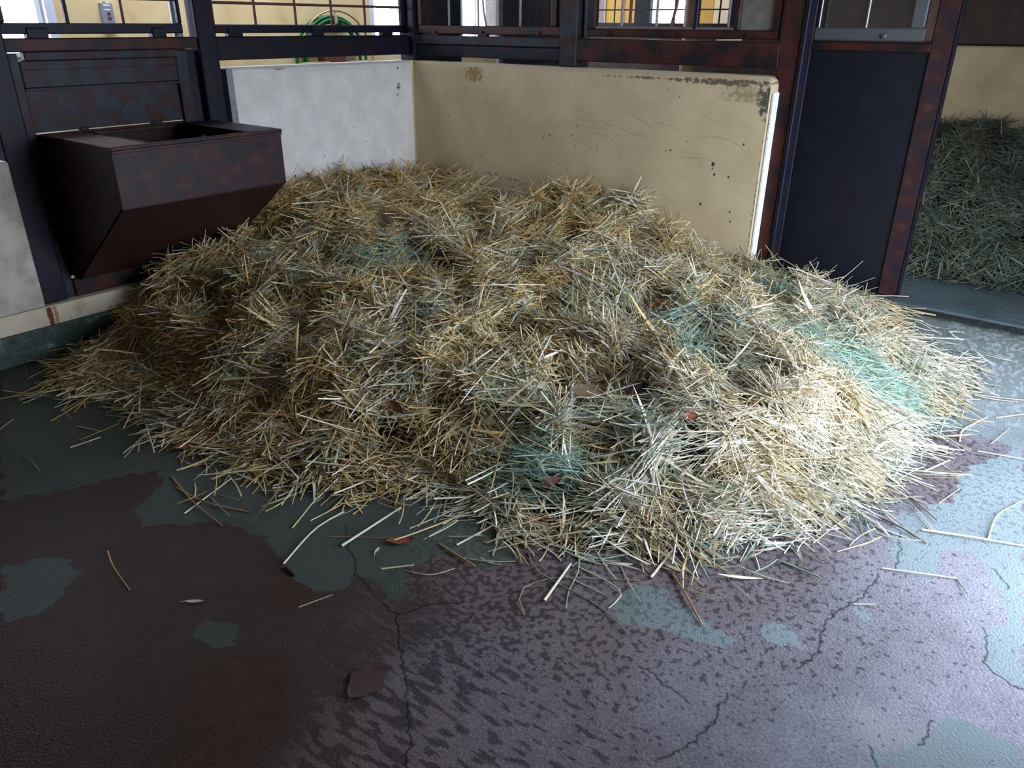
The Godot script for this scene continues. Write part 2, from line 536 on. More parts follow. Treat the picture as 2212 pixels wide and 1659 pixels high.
func noise_bytes(frequency: float, octaves: int, number: int, side: int) -> PackedByteArray:
	var n := FastNoiseLite.new()
	n.noise_type = FastNoiseLite.TYPE_SIMPLEX_SMOOTH
	n.frequency = frequency
	n.fractal_octaves = octaves
	n.seed = number
	return n.get_image(side, side).get_data()


# cream wall face in metres: broad dirt, specks, scratches and big patches of stain and painted shade
func wall_picture(size: Vector2, base: Color, number: int, stain_and_shade: Array, specks: Array, scratches: Array) -> ImageTexture:
	var w := 1536
	var h := int(w * size.y / size.x)
	if h > 1200:
		h = 1200
	var n1 := FastNoiseLite.new()
	n1.seed = number
	n1.frequency = 0.006
	n1.fractal_octaves = 5
	var broad := n1.get_image(w, h).get_data()
	n1.frequency = 0.05
	n1.fractal_octaves = 4
	n1.seed = number + 1
	var fine := n1.get_image(w, h).get_data()
	var im := Image.create_empty(w, h, false, Image.FORMAT_RGB8)
	for j in h:
		for i in w:
			var b := broad[j * w + i] / 255.0
			var f := fine[j * w + i] / 255.0
			var k := 0.93 + 0.09 * b + 0.04 * f
			im.set_pixel(i, j, Color(base.r * k, base.g * (k - 0.012 * (1.0 - b)), base.b * (k - 0.03 * (1.0 - b))))
	for s in stain_and_shade:
		# x, y, half width, half height, colour, strength
		var cx: float = s[0] / size.x * w
		var cy: float = (1.0 - s[1] / size.y) * h
		var rx: float = s[2] / size.x * w
		var ry: float = s[3] / size.y * h
		var ink: Color = s[4]
		for j in range(maxi(0, int(cy - ry)), mini(h, int(cy + ry))):
			for i in range(maxi(0, int(cx - rx)), mini(w, int(cx + rx))):
				var d := Vector2((i - cx) / rx, (j - cy) / ry).length()
				var f := fine[j * w + i] / 255.0
				var b := broad[j * w + i] / 255.0
				var v := clampf((0.8 - d + ((f - 0.5) * 1.7 + (b - 0.5) * 0.8) * (float(s[7]) if s.size() > 7 else 1.0)) * float(s[6]) * 0.6, 0.0, 1.0) * clampf((1.0 - d) * 4.0, 0.0, 1.0)
				if v > 0.0:
					im.set_pixel(i, j, im.get_pixel(i, j).lerp(ink, v * float(s[5])))
	for s in scratches:
		var a := Vector2(s[0] / size.x * w, (1.0 - s[1] / size.y) * h)
		var b2 := Vector2(s[2] / size.x * w, (1.0 - s[3] / size.y) * h)
		var steps := int(a.distance_to(b2)) + 1
		for k in steps:
			var t := float(k) / steps
			var p := a.lerp(b2, t) + Vector2(0, sin(t * PI) * -float(s[4]) * h)
			if p.x >= 0 and p.y >= 0 and p.x < w and p.y < h:
				im.set_pixel(int(p.x), int(p.y), im.get_pixel(int(p.x), int(p.y)).lerp(Color(0.32, 0.28, 0.24), 0.55))
	for s in specks:
		var c := Vector2(s[0] / size.x * w, (1.0 - s[1] / size.y) * h)
		var r: float = s[2] / size.x * w
		for dy in range(-int(r) - 1, int(r) + 2):
			for dx in range(-int(r) - 1, int(r) + 2):
				var p := Vector2i(int(c.x) + dx, int(c.y) + dy)
				if p.x < 0 or p.y < 0 or p.x >= w or p.y >= h:
					continue
				var wob := 1.0 + 0.5 * (fine[(p.y * w + p.x)] / 255.0 - 0.5)
				if Vector2(dx, dy * 0.8).length() < r * wob:
					im.set_pixel(p.x, p.y, Color(0.20, 0.18, 0.16))
	return ImageTexture.create_from_image(im)


# ---------------------------------------------------------------- ground heights
func ramp(x: float, z: float) -> float:
	var t := clampf((z + 0.05) / 0.55, 0.0, 1.0)
	var bx := clampf((x - 2.2) / 0.3, 0.0, 1.0)
	return 0.25 * (1.0 - t * t * (3.0 - 2.0 * t)) * bx


func edge_distance(p: Vector2) -> float:
	var best := 99.0
	var n := heap_polygon.size()
	for i in range(0, n - 4):   # the last corners run along the walls: no edge there
		var q := Geometry2D.get_closest_point_to_segment(p, heap_polygon[i], heap_polygon[i + 1])
		best = minf(best, p.distance_to(q))
	best = best if Geometry2D.is_point_in_polygon(p, heap_polygon) else -best
	return best - 0.07 * clampf((2.9 - p.x) * 2.0, 0.0, 1.0)


func make_heap_grid() -> void:
	clump.seed = 41
	clump.frequency = 3.4
	clump.fractal_octaves = 3
	swirl.seed = 42
	swirl.frequency = 1.3
	swirl.fractal_octaves = 2
	heap_w = 140
	heap_d = 110
	heap_grid.resize(heap_w * heap_d)
	for j in heap_d:
		for i in heap_w:
			var p := HEAP_ORIGIN + Vector2(i, j) * HEAP_STEP
			var d := edge_distance(p)
			var base := ramp(p.x, p.y)
			var h := base - 0.05
			if d > 0.0:
				var t := clampf(d / 0.34, 0.0, 1.0)
				var up := maxf(field(heap_points, p.x, p.y, 4.0) - base, 0.03)
				h = base + up * pow(t, 0.75) + (clump.get_noise_2d(p.x, p.y) * 0.095 + clump.get_noise_2d(p.x * 2.7 + 40.0, p.y * 2.7) * 0.045) * t
			else:
				h = base - minf(0.05, -d * 0.4)
			heap_grid[j * heap_w + i] = h


func heap(x: float, z: float) -> float:
	var fx := clampf((x - HEAP_ORIGIN.x) / HEAP_STEP, 0.0, heap_w - 1.01)
	var fz := clampf((z - HEAP_ORIGIN.y) / HEAP_STEP, 0.0, heap_d - 1.01)
	var i := int(fx)
	var j := int(fz)
	var a := heap_grid[j * heap_w + i]
	var b := heap_grid[j * heap_w + i + 1]
	var c := heap_grid[(j + 1) * heap_w + i]
	var d := heap_grid[(j + 1) * heap_w + i + 1]
	return lerpf(lerpf(a, b, fx - i), lerpf(c, d, fx - i), fz - j)


# ---------------------------------------------------------------- stalks
# a stalk of length 1 along x and radius 1; its bend is counted in radii
func stalk_mesh(number: int, kind: int) -> ArrayMesh:
	rng.seed = number
	var st := begin()
	var points := []
	var bend := rng.randf_range(0.0, 3.5) * (1.0 if kind != 2 else 2.6)
	var lift := rng.randf_range(-1.0, 1.5)
	var kink := rng.randf_range(-0.25, 0.25)
	var n := 5 if kind != 2 else 7
	for i in n:
		var t := float(i) / (n - 1)
		var y := (1.0 - pow(2.0 * t - 1.0, 2.0)) * bend
		if kind == 1:
			y = (1.0 - absf(t - 0.5 - kink) * 1.6) * bend
		points.append(Vector3(t - 0.5, lift * (t - 0.5) * 2.0 * t, y))
	if kind == 3:
		# a flat blade that twists
		st.set_smooth_group(0)
		var turn := rng.randf_range(-1.2, 1.2)
		var before_a := Vector3.ZERO
		var before_b := Vector3.ZERO
		for i in n:
			var t := float(i) / (n - 1)
			var wide := 2.1 * sin(PI * clampf(0.12 + t * 0.86, 0.0, 1.0))
			var a := turn * (t - 0.5)
			var o := Vector3(0, sin(a), cos(a)) * wide
			var pa: Vector3 = points[i] + o
			var pb: Vector3 = points[i] - o
			if i > 0:
				quad(st, before_a, before_b, pb, pa, Vector3(0, 1, 0))
			before_a = pa
			before_b = pb
		return finish(st)
	# tube with flattened section; uneven scale along x is undone by hand
	var sides := 5
	st.set_smooth_group(0)
	for i in range(n - 1):
		for k in sides:
			var a1 := TAU * k / sides
			var a2 := TAU * (k + 1) / sides
			var r1 := 1.0 - 0.25 * float(i) / (n - 1)
			var r2 := 1.0 - 0.25 * float(i + 1) / (n - 1)
			var p: Vector3 = points[i]
			var q: Vector3 = points[i + 1]
			var o1 := Vector3(0, cos(a1), sin(a1))
			var o2 := Vector3(0, cos(a2), sin(a2))
			quad(st, p + o1 * r1, p + o2 * r1, q + o2 * r2, q + o1 * r2, o1 + o2)
	st.set_smooth_group(-1)
	for k in range(1, sides - 1):
		for e in [0, n - 1]:
			var r := 1.0 if e == 0 else 0.75
			var c: Vector3 = points[e]
			var f := func(m: int) -> Vector3: return c + Vector3(0, cos(TAU * m / sides), sin(TAU * m / sides)) * r
			tri(st, (f as Callable).call(0), (f as Callable).call(k), (f as Callable).call(k + 1), Vector3(-1 if e == 0 else 1, 0, 0))
	return finish(st)


func scatter(called: String, m: Mesh, places: Array, tints: Array, parent: Node3D) -> void:
	var mm := MultiMesh.new()
	mm.transform_format = MultiMesh.TRANSFORM_3D
	mm.use_colors = true
	mm.mesh = m
	mm.instance_count = places.size()
	for i in places.size():
		mm.set_instance_transform(i, places[i])
		mm.set_instance_color(i, tints[i])
	var o := MultiMeshInstance3D.new()
	o.name = called
	o.multimesh = mm
	o.material_override = mats["straw"]
	o.set_meta("kind", "stuff")
	parent.add_child(o, true)
	o.position = -root_place(parent)


func _ready() -> void:
	# camera
	var cam := Camera3D.new()
	cam.name = "camera"
	add_child(cam)
	cam.look_at_from_position(V3(3.9350, 1.5000, 3.9464), V3(2.2692, 0.2278, 1.8001), V3(-0.26577, 0.90561, -0.33052))
	cam.fov = 53.055
	cam.near = 0.05
	cam.far = 200.0
	# sky, exposure
	var sky_look := ProceduralSkyMaterial.new()
	sky_look.sky_top_color = Color(0.79, 0.86, 0.97)
	sky_look.sky_horizon_color = Color(0.91, 0.945, 1.0)
	sky_look.ground_horizon_color = Color(0.70, 0.74, 0.80)
	sky_look.ground_bottom_color = Color(0.60, 0.62, 0.66)
	var sky := Sky.new()
	sky.sky_material = sky_look
	var env := Environment.new()
	env.background_mode = Environment.BG_SKY
	env.sky = sky
	env.background_energy_multiplier = 19.0
	env.tonemap_mode = Environment.TONE_MAPPER_LINEAR
	env.tonemap_exposure = 1.0
	env.sdfgi_enabled = true
	env.ssao_enabled = true
	env.ssil_enabled = true
	var world := WorldEnvironment.new()
	world.name = "environment"
	world.environment = env
	add_child(world)

	make_materials()
	for p in [V2(-0.05, 2.38), V2(0.02, 2.40), V2(-0.01, 2.46), V2(0.17, 2.67), V2(0.39, 2.76), V2(0.51, 2.73), V2(0.90, 2.66), V2(1.17, 2.71), V2(1.49, 2.63), V2(1.65, 2.71), V2(1.78, 2.65), V2(1.95, 2.62), V2(2.17, 2.47), V2(2.34, 2.35), V2(2.49, 2.32), V2(2.69, 2.35), V2(2.86, 2.21), V2(3.05, 2.15), V2(3.18, 2.02), V2(3.32, 1.86), V2(3.38, 1.75), V2(3.48, 1.52), V2(3.53, 1.25), V2(3.54, 0.88), V2(3.54, 0.57), V2(3.64, 0.34), V2(3.59, 0.24), V2(3.36, 0.17), V2(3.24, 0.06), V2(3.12, -0.09), V2(3.10, -0.12), V2(2.50, -0.12), V2(2.45, -0.02), V2(-0.05, -0.02)]:
		heap_polygon.append(p)
	for p in [V3(1.81, 1.56, 0.32), V3(1.62, 1.34, 0.42), V3(0.97, 0.98, 0.52), V3(0.62, 1.13, 0.52), V3(1.71, 0.27, 0.50), V3(1.81, 0.87, 0.44), V3(2.09, 0.42, 0.44), V3(2.35, 0.66, 0.40), V3(2.79, 1.05, 0.34), V3(3.04, 1.43, 0.28), V3(2.73, 1.38, 0.31), V3(2.61, 1.58, 0.20), V3(2.39, 1.34, 0.33), V3(2.20, 1.57, 0.27), V3(1.69, 2.01, 0.30), V3(1.46, 1.59, 0.36), V3(1.18, 2.08, 0.30), V3(0.78, 1.77, 0.36), V3(0.69, 2.24, 0.23), V3(0.66, 2.48, 0.07), V3(0.75, 2.63, 0.04), V3(1.33, 2.62, 0.05), V3(1.75, 2.62, 0.06), V3(1.84, 2.38, 0.18), V3(1.75, 2.53, 0.10), V3(2.32, 2.38, 0.16), V3(2.50, 2.12, 0.20), V3(2.70, 2.24, 0.15), V3(3.01, 2.05, 0.18), V3(3.25, 1.90, 0.20), V3(3.37, 1.62, 0.20), V3(3.39, 1.16, 0.19), V3(3.42, 0.62, 0.20), V3(3.04, 0.38, 0.29), V3(3.10, 1.14, 0.29), V3(1.24, 2.48, 0.17), V3(0.03, 0.05, 0.53), V3(0.03, 0.40, 0.57), V3(0.03, 0.80, 0.60), V3(0.03, 1.10, 0.59), V3(0.03, 1.50, 0.50), V3(0.03, 1.90, 0.36), V3(0.03, 2.13, 0.27), V3(0.03, 2.32, 0.15), V3(0.03, 2.55, 0.06), V3(0.36, 0.04, 0.55), V3(0.68, 0.04, 0.48), V3(1.00, 0.04, 0.36), V3(1.20, 0.04, 0.46), V3(1.40, 0.04, 0.60), V3(1.78, 0.04, 0.56), V3(2.03, 0.04, 0.46), V3(2.15, 0.04, 0.38), V3(2.44, 0.04, 0.30), V3(1.38, 0.16, 0.58), V3(1.70, 0.15, 0.55), V3(2.65, -0.05, 0.29), V3(3.15, -0.05, 0.27), V3(3.30, 0.05, 0.28)]:
		heap_points.append(p)
	make_heap_grid()
	build_shell()
	build_left_side()
	build_right_side()
	build_feeder()
	build_background()
	build_heap()
	build_far_heap()
	build_strays()
	build_leaves()


func shell(called: String, m: Mesh, material: String, label: String, category: String) -> MeshInstance3D:
	var o := piece(called, m, mats[material])
	tag(o, label, category, "", "structure")
	return o


func build_shell() -> void:
	# stall floor with its ramp up to the doorway
	var st := begin()
	st.set_smooth_group(0)
	var step := 0.05
	var nx := int(4.45 / step)
	var nz := int(4.85 / step)
	for j in nz:
		for i in nx:
			var q := []
			for k in [[0, 0], [1, 0], [1, 1], [0, 1]]:
				var x: float = (i + k[0]) * step
				var z: float = -0.10 + (j + k[1]) * step
				q.append(Vector3(x, ramp(x, z), z))
			for t in [[0, 1, 2], [0, 2, 3]]:
				for k in t:
					st.set_uv(Vector2(q[k].x / FLOOR_SIDE, (q[k].z + 0.2) / FLOOR_SIDE))
					st.add_vertex(q[k])
	var pictures := floor_picture()
	var fm := plain("stall floor", Color.WHITE, 1.0)
	fm.albedo_texture = pictures[0]
	fm.roughness_texture = pictures[1]
	fm.roughness_texture_channel = BaseMaterial3D.TEXTURE_CHANNEL_RED
	fm.normal_enabled = true
	fm.normal_texture = pictures_grain()
	fm.normal_scale = 0.14
	fm.metallic_specular = 0.13
	shell("floor", finish(st), "stall floor", "stall floor of worn green paint over stained, cracked, splashed concrete", "floor")
	shell("floor", boxes([[V3(-1.85, -0.05, -3.15), V3(4.65, 0.25, -0.13)]], 0.006), "outer floor", "raised grey-green floor beyond the doorway under the far hay", "floor")
	shell("floor", boxes([[V3(-1.85, -0.05, -0.12), V3(-0.13, 0.25, 4.95)]], 0.006), "outer floor", "raised passage floor behind the feeder side partition", "floor")
	shell("ground", boxes([[V3(-30, -0.3, -30), V3(30, -0.06, 30)]], 0.0), "ground", "pale yard ground outside the stable", "ground")
	shell("ceiling", boxes([[V3(-0.3, 2.9, -3.3), V3(4.8, 3.05, 5.1)], [V3(-2.0, 2.9, -3.3), V3(-1.35, 3.05, 5.1)], [V3(-1.35, 2.9, -3.3), V3(-0.75, 3.05, -1.9)], [V3(-0.75, 2.9, -3.3), V3(-0.3, 3.05, 5.1)], [V3(-1.35, 2.9, 0.0), V3(-0.75, 3.05, 0.5)], [V3(-1.35, 2.9, 2.4), V3(-0.75, 3.05, 5.1)]], 0.0), "ceiling paint", "plain stable ceiling above the stall", "ceiling")
	# outer walls, open where daylight comes in
	shell("wall_east", boxes([[V3(4.45, -0.05, -3.15), V3(4.65, 2.9, 0.42)], [V3(4.45, -0.05, 2.05), V3(4.65, 2.9, 4.95)], [V3(4.45, 2.3, 0.42), V3(4.65, 2.9, 2.05)]], 0.0), "brown board", "outer wall with the wide daylight doorway", "wall")
	shell("wall_front", boxes([[V3(-1.85, -0.05, 4.8), V3(4.65, 2.9, 4.95)]], 0.0), "brown board", "outer wall behind the viewer", "wall")
	var added_opening_1 := thing("window_9", V3(-0.96, 2.95, -0.95), "added unseen roof opening that brightens the passage behind the hose reel", "window", "", "structure")  # unseen roof opening, added to brighten the passage wall
	piece("pane", box(V3(-1.35, 2.96, -1.9), V3(-0.75, 2.965, 0.0), 0.0), mats["window glass"], added_opening_1)
	var added_opening_2 := thing("window_10", V3(-0.96, 2.95, 1.45), "added unseen roof opening that brightens the passage behind the feeder", "window", "", "structure")  # second added opening, lets more sky into the passage
	piece("pane", box(V3(-1.35, 2.96, 0.5), V3(-0.75, 2.965, 2.4), 0.0), mats["window glass"], added_opening_2)


func pictures_grain() -> NoiseTexture2D:
	return noise_picture(0.28, 2, [], 36, 2048, true)


func lined(name_: String, picture: ImageTexture) -> void:
	var m := plain(name_, Color.WHITE, 0.72)
	m.albedo_texture = picture
	m.texture_repeat = false


func build_left_side() -> void:
	# infill wall under the barred window, feeder side
	var size := Vector2(1.40, 1.275)
	lined("left wall face", wall_picture(size, Color(0.81, 0.80, 0.775), 51,
		[[1.262, 1.12, 0.022, 0.03, Color(0.30, 0.28, 0.27), 0.95, 3.0], [1.253, 1.07, 0.012, 0.02, Color(0.30, 0.28, 0.27), 0.9, 3.0], [1.26, 1.235, 0.014, 0.012, Color(0.25, 0.23, 0.22), 0.9, 3.0], [0.31, 1.262, 0.08, 0.012, Color(0.42, 0.38, 0.36), 0.9, 3.0], [0.7, 1.25, 0.7, 0.03, Color(0.62, 0.57, 0.50), 0.5, 1.0]],
		[[0.363, 0.658, 0.007], [0.459, 0.659, 0.008], [0.6, 0.75, 0.003], [0.95, 0.8, 0.003], [0.85, 0.9, 0.003], [1.1, 0.72, 0.003], [0.72, 0.7, 0.003]],
		[[0.25, 1.1, 0.24, 1.0, 0.0], [0.75, 0.92, 0.80, 0.86, 0.01], [0.9, 1.0, 0.97, 0.97, 0.0], [0.4, 0.9, 0.5, 0.88, 0.01]]))
	var outline := PackedVector2Array([V2(0.0, 0.0), V2(1.4, 0.0), V2(1.4, 1.275), V2(0.02, 1.275), V2(0.006, 1.27), V2(0.0, 1.256)])
	var on_left := func(u: float, v: float, w: float) -> Vector3: return Vector3(w, v, 1.385 - u)
	shell("wall_left", slab(outline, 0.13, 0.012, on_left, size), "left wall face", "white infill wall between the blue post and the corner", "wall")
	# low wall beyond the gate post, with the sill that runs under the gate
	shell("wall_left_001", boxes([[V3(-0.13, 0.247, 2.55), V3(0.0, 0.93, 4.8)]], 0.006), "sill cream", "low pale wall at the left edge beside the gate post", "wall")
	var sill := Vector2(2.0, 0.10)
	lined("sill face", wall_picture(sill, Color(0.80, 0.745, 0.64), 53, [[0.258, 0.06, 0.018, 0.20, Color(0.36, 0.17, 0.06), 0.95, 5.0, 0.25], [0.285, 0.05, 0.014, 0.16, Color(0.55, 0.33, 0.15), 0.7, 3.0, 0.4], [0.40, 0.06, 0.05, 0.05, Color(0.62, 0.50, 0.30), 0.5, 2.0]], [], []))
	var on_sill := func(u: float, v: float, w: float) -> Vector3: return Vector3(w, 0.147 + v, 2.8 - u)
	shell("wall_left_002", slab(PackedVector2Array([V2(0.0, 0.0), V2(1.41, 0.0), V2(1.41, 0.0985), V2(0.0, 0.0985)]), 0.12, 0.004, on_sill, sill), "sill face", "cream sill wall with a rust run under the feeder gate", "wall")
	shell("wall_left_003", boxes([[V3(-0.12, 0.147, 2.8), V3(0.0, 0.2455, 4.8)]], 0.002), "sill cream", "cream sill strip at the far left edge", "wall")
	shell("baseboard_left", boxes([[V3(-0.1, 0.0, 1.2), V3(0.006, 0.153, 4.8)]], 0.004), "green paint", "dark green painted foot of the wall", "baseboard")
	# rust run below the post
	# posts
	var navy: Material = mats["navy steel"]
	var maroon: Material = mats["maroon steel"]
	tag(piece("steel_post", box(V3(-0.11, 0.247, 2.43), V3(-0.03, 2.9, 2.545), 0.006), navy), "dark blue steel post left of the feeder", "post")
	tag(piece("steel_post", box(V3(-0.12, 0.245, 1.395), V3(-0.035, 2.9, 1.505), 0.006), navy), "dark blue steel post between feeder gate and white wall", "post")
	tag(piece("steel_post", box(V3(-0.13, 1.275, -0.13), V3(0.005, 2.9, -0.035), 0.006), navy), "dark steel corner post where both partitions meet", "post")
	tag(piece("drain_pipe", tube([V3(-0.145, 0.25, 1.548), V3(-0.145, 2.9, 1.548)], 0.024, 14), mats["grey steel"]), "pale grey upright pipe beside the blue post", "pipe")
	tag(piece("edge_channel", boxes([[V3(-0.10, 0.3, 1.388), V3(0.004, 1.268, 1.394)], [V3(-0.001, 0.3, 1.355), V3(0.004, 1.268, 1.39)]], 0.001), mats["grey steel"]), "grey metal channel capping the left end of the white wall", "channel")
	# rails
	tag(piece("steel_rail", boxes([[V3(-0.10, 1.372, 1.505), V3(-0.045, 1.428, 2.43)]], 0.005), maroon), "maroon steel rail above the feeder gate", "rail")
	tag(piece("steel_rail", boxes([[V3(-0.10, 1.311, -0.04), V3(-0.045, 1.428, 1.395)]], 0.006), navy), "dark steel rail above the white wall", "rail")
	# the gate that carries the feeder
	var gate := thing("feeder_gate", V3(-0.05, 0.245, 2.0), "rusty maroon and blue steel gate panel behind the feeder", "gate")
	piece("stile", box(V3(-0.085, 0.247, 2.385), V3(-0.05, 1.366, 2.428), 0.004), mats["worn steel"], gate)
	piece("stile", box(V3(-0.085, 0.247, 1.575), V3(-0.05, 1.366, 1.64), 0.004), mats["worn steel"], gate)
	piece("gap_strip", box(V3(-0.118, 0.247, 1.507), V3(-0.088, 1.369, 1.60), 0.003), mats["navy steel"], gate)  # dark strip added to stand for the dark gap beside the post
	piece("top_rail", boxes([[V3(-0.085, 1.335, 1.62), V3(-0.044, 1.3725, 2.36)], [V3(-0.085, 1.222, 1.64), V3(-0.05, 1.336, 2.385)]], 0.004), mats["worn steel"], gate)
	piece("trim", boxes([[V3(-0.085, 1.296, 1.64), V3(-0.047, 1.300, 2.385)], [V3(-0.06, 1.212, 1.64), V3(-0.044, 1.222, 2.385)]], 0.001), mats["grey steel"], gate).material_override = mats["worn steel"]
	piece("inset_panel", box(V3(-0.085, 1.029, 1.64), V3(-0.072, 1.2225, 2.385), 0.001), mats["worn steel"], gate)
	piece("lower_panel", boxes([[V3(-0.085, 0.350, 1.64), V3(-0.055, 1.024, 2.385)], [V3(-0.085, 0.33, 1.64), V3(-0.055, 0.352, 2.34)], [V3(-0.085, 1.02, 2.14), V3(-0.06, 1.036, 2.18)], [V3(-0.085, 1.02, 1.76), V3(-0.06, 1.036, 1.82)]], 0.003), mats["feeder belly"], gate)
	piece("bottom_rail", box(V3(-0.09, 0.247, 1.64), V3(-0.04, 0.336, 2.385), 0.005), mats["maroon steel"], gate)
	# barred sashes that slide on rollers above the rails
	var s := thing("window_1", V3(-0.08, 1.44, 2.0), "dark steel sash with rounded panes above the feeder gate", "window", "", "structure")
	piece("sash_frame", boxes([[V3(-0.095, 1.444, 1.562), V3(-0.065, 1.490, 2.43)], [V3(-0.095, 1.49, 1.562), V3(-0.065, 2.3, 1.582)], [V3(-0.095, 1.49, 2.395), V3(-0.065, 2.3, 2.43)], [V3(-0.095, 2.26, 1.58), V3(-0.065, 2.3, 2.4)]], 0.005), mats["navy steel"], s)
	piece("glazing_bar", box(V3(-0.09, 1.485, 2.118), V3(-0.07, 2.27, 2.134), 0.003), mats["navy steel"], s)
	piece("glazing_bar", box(V3(-0.087, 1.485, 1.855), V3(-0.073, 2.27, 1.868), 0.003), mats["rust rod"], s)
	piece("cross_bar", box(V3(-0.09, 1.592, 1.57), V3(-0.07, 1.612, 2.134), 0.003), mats["maroon steel"], s)
	piece("pane", box(V3(-0.081, 1.488, 1.58), V3(-0.079, 2.262, 2.4), 0.0), mats["window glass"], s)
	piece("roller_block", box(V3(-0.10, 1.426, 2.23), V3(-0.058, 1.47, 2.32), 0.004), mats["navy steel"], s)
	piece("roller_block", box(V3(-0.10, 1.426, 1.66), V3(-0.058, 1.472, 1.735), 0.004), mats["navy steel"], s)
	s = thing("window_2", V3(-0.08, 1.44, 0.7), "dark steel sash with a square rod grid above the white wall", "window", "", "structure")
	piece("sash_frame", boxes([[V3(-0.095, 1.444, -0.03), V3(-0.065, 1.487, 1.395)], [V3(-0.095, 1.44, 1.372), V3(-0.065, 2.3, 1.398)], [V3(-0.095, 1.44, -0.035), V3(-0.065, 2.3, 0.0)], [V3(-0.095, 2.26, 0.0), V3(-0.065, 2.3, 1.38)]], 0.005), mats["navy steel"], s)
	for z in [1.112, 0.838, 0.572, 0.306]:
		piece("upright_rod", tube([V3(-0.08, 1.48, z), V3(-0.08, 2.27, z)], 0.0075, 8), mats["rust rod"], s)
	for y in [1.592, 1.82, 2.05]:
		piece("cross_rod", tube([V3(-0.08, y, -0.01), V3(-0.08, y, 1.38)], 0.0075, 8), mats["rust rod"], s)
	for z in [1.26, 0.70, 0.135]:
		piece("roller_block", box(V3(-0.10, 1.426, z - 0.045), V3(-0.058, 1.475, z + 0.045), 0.004), mats["navy steel"], s)


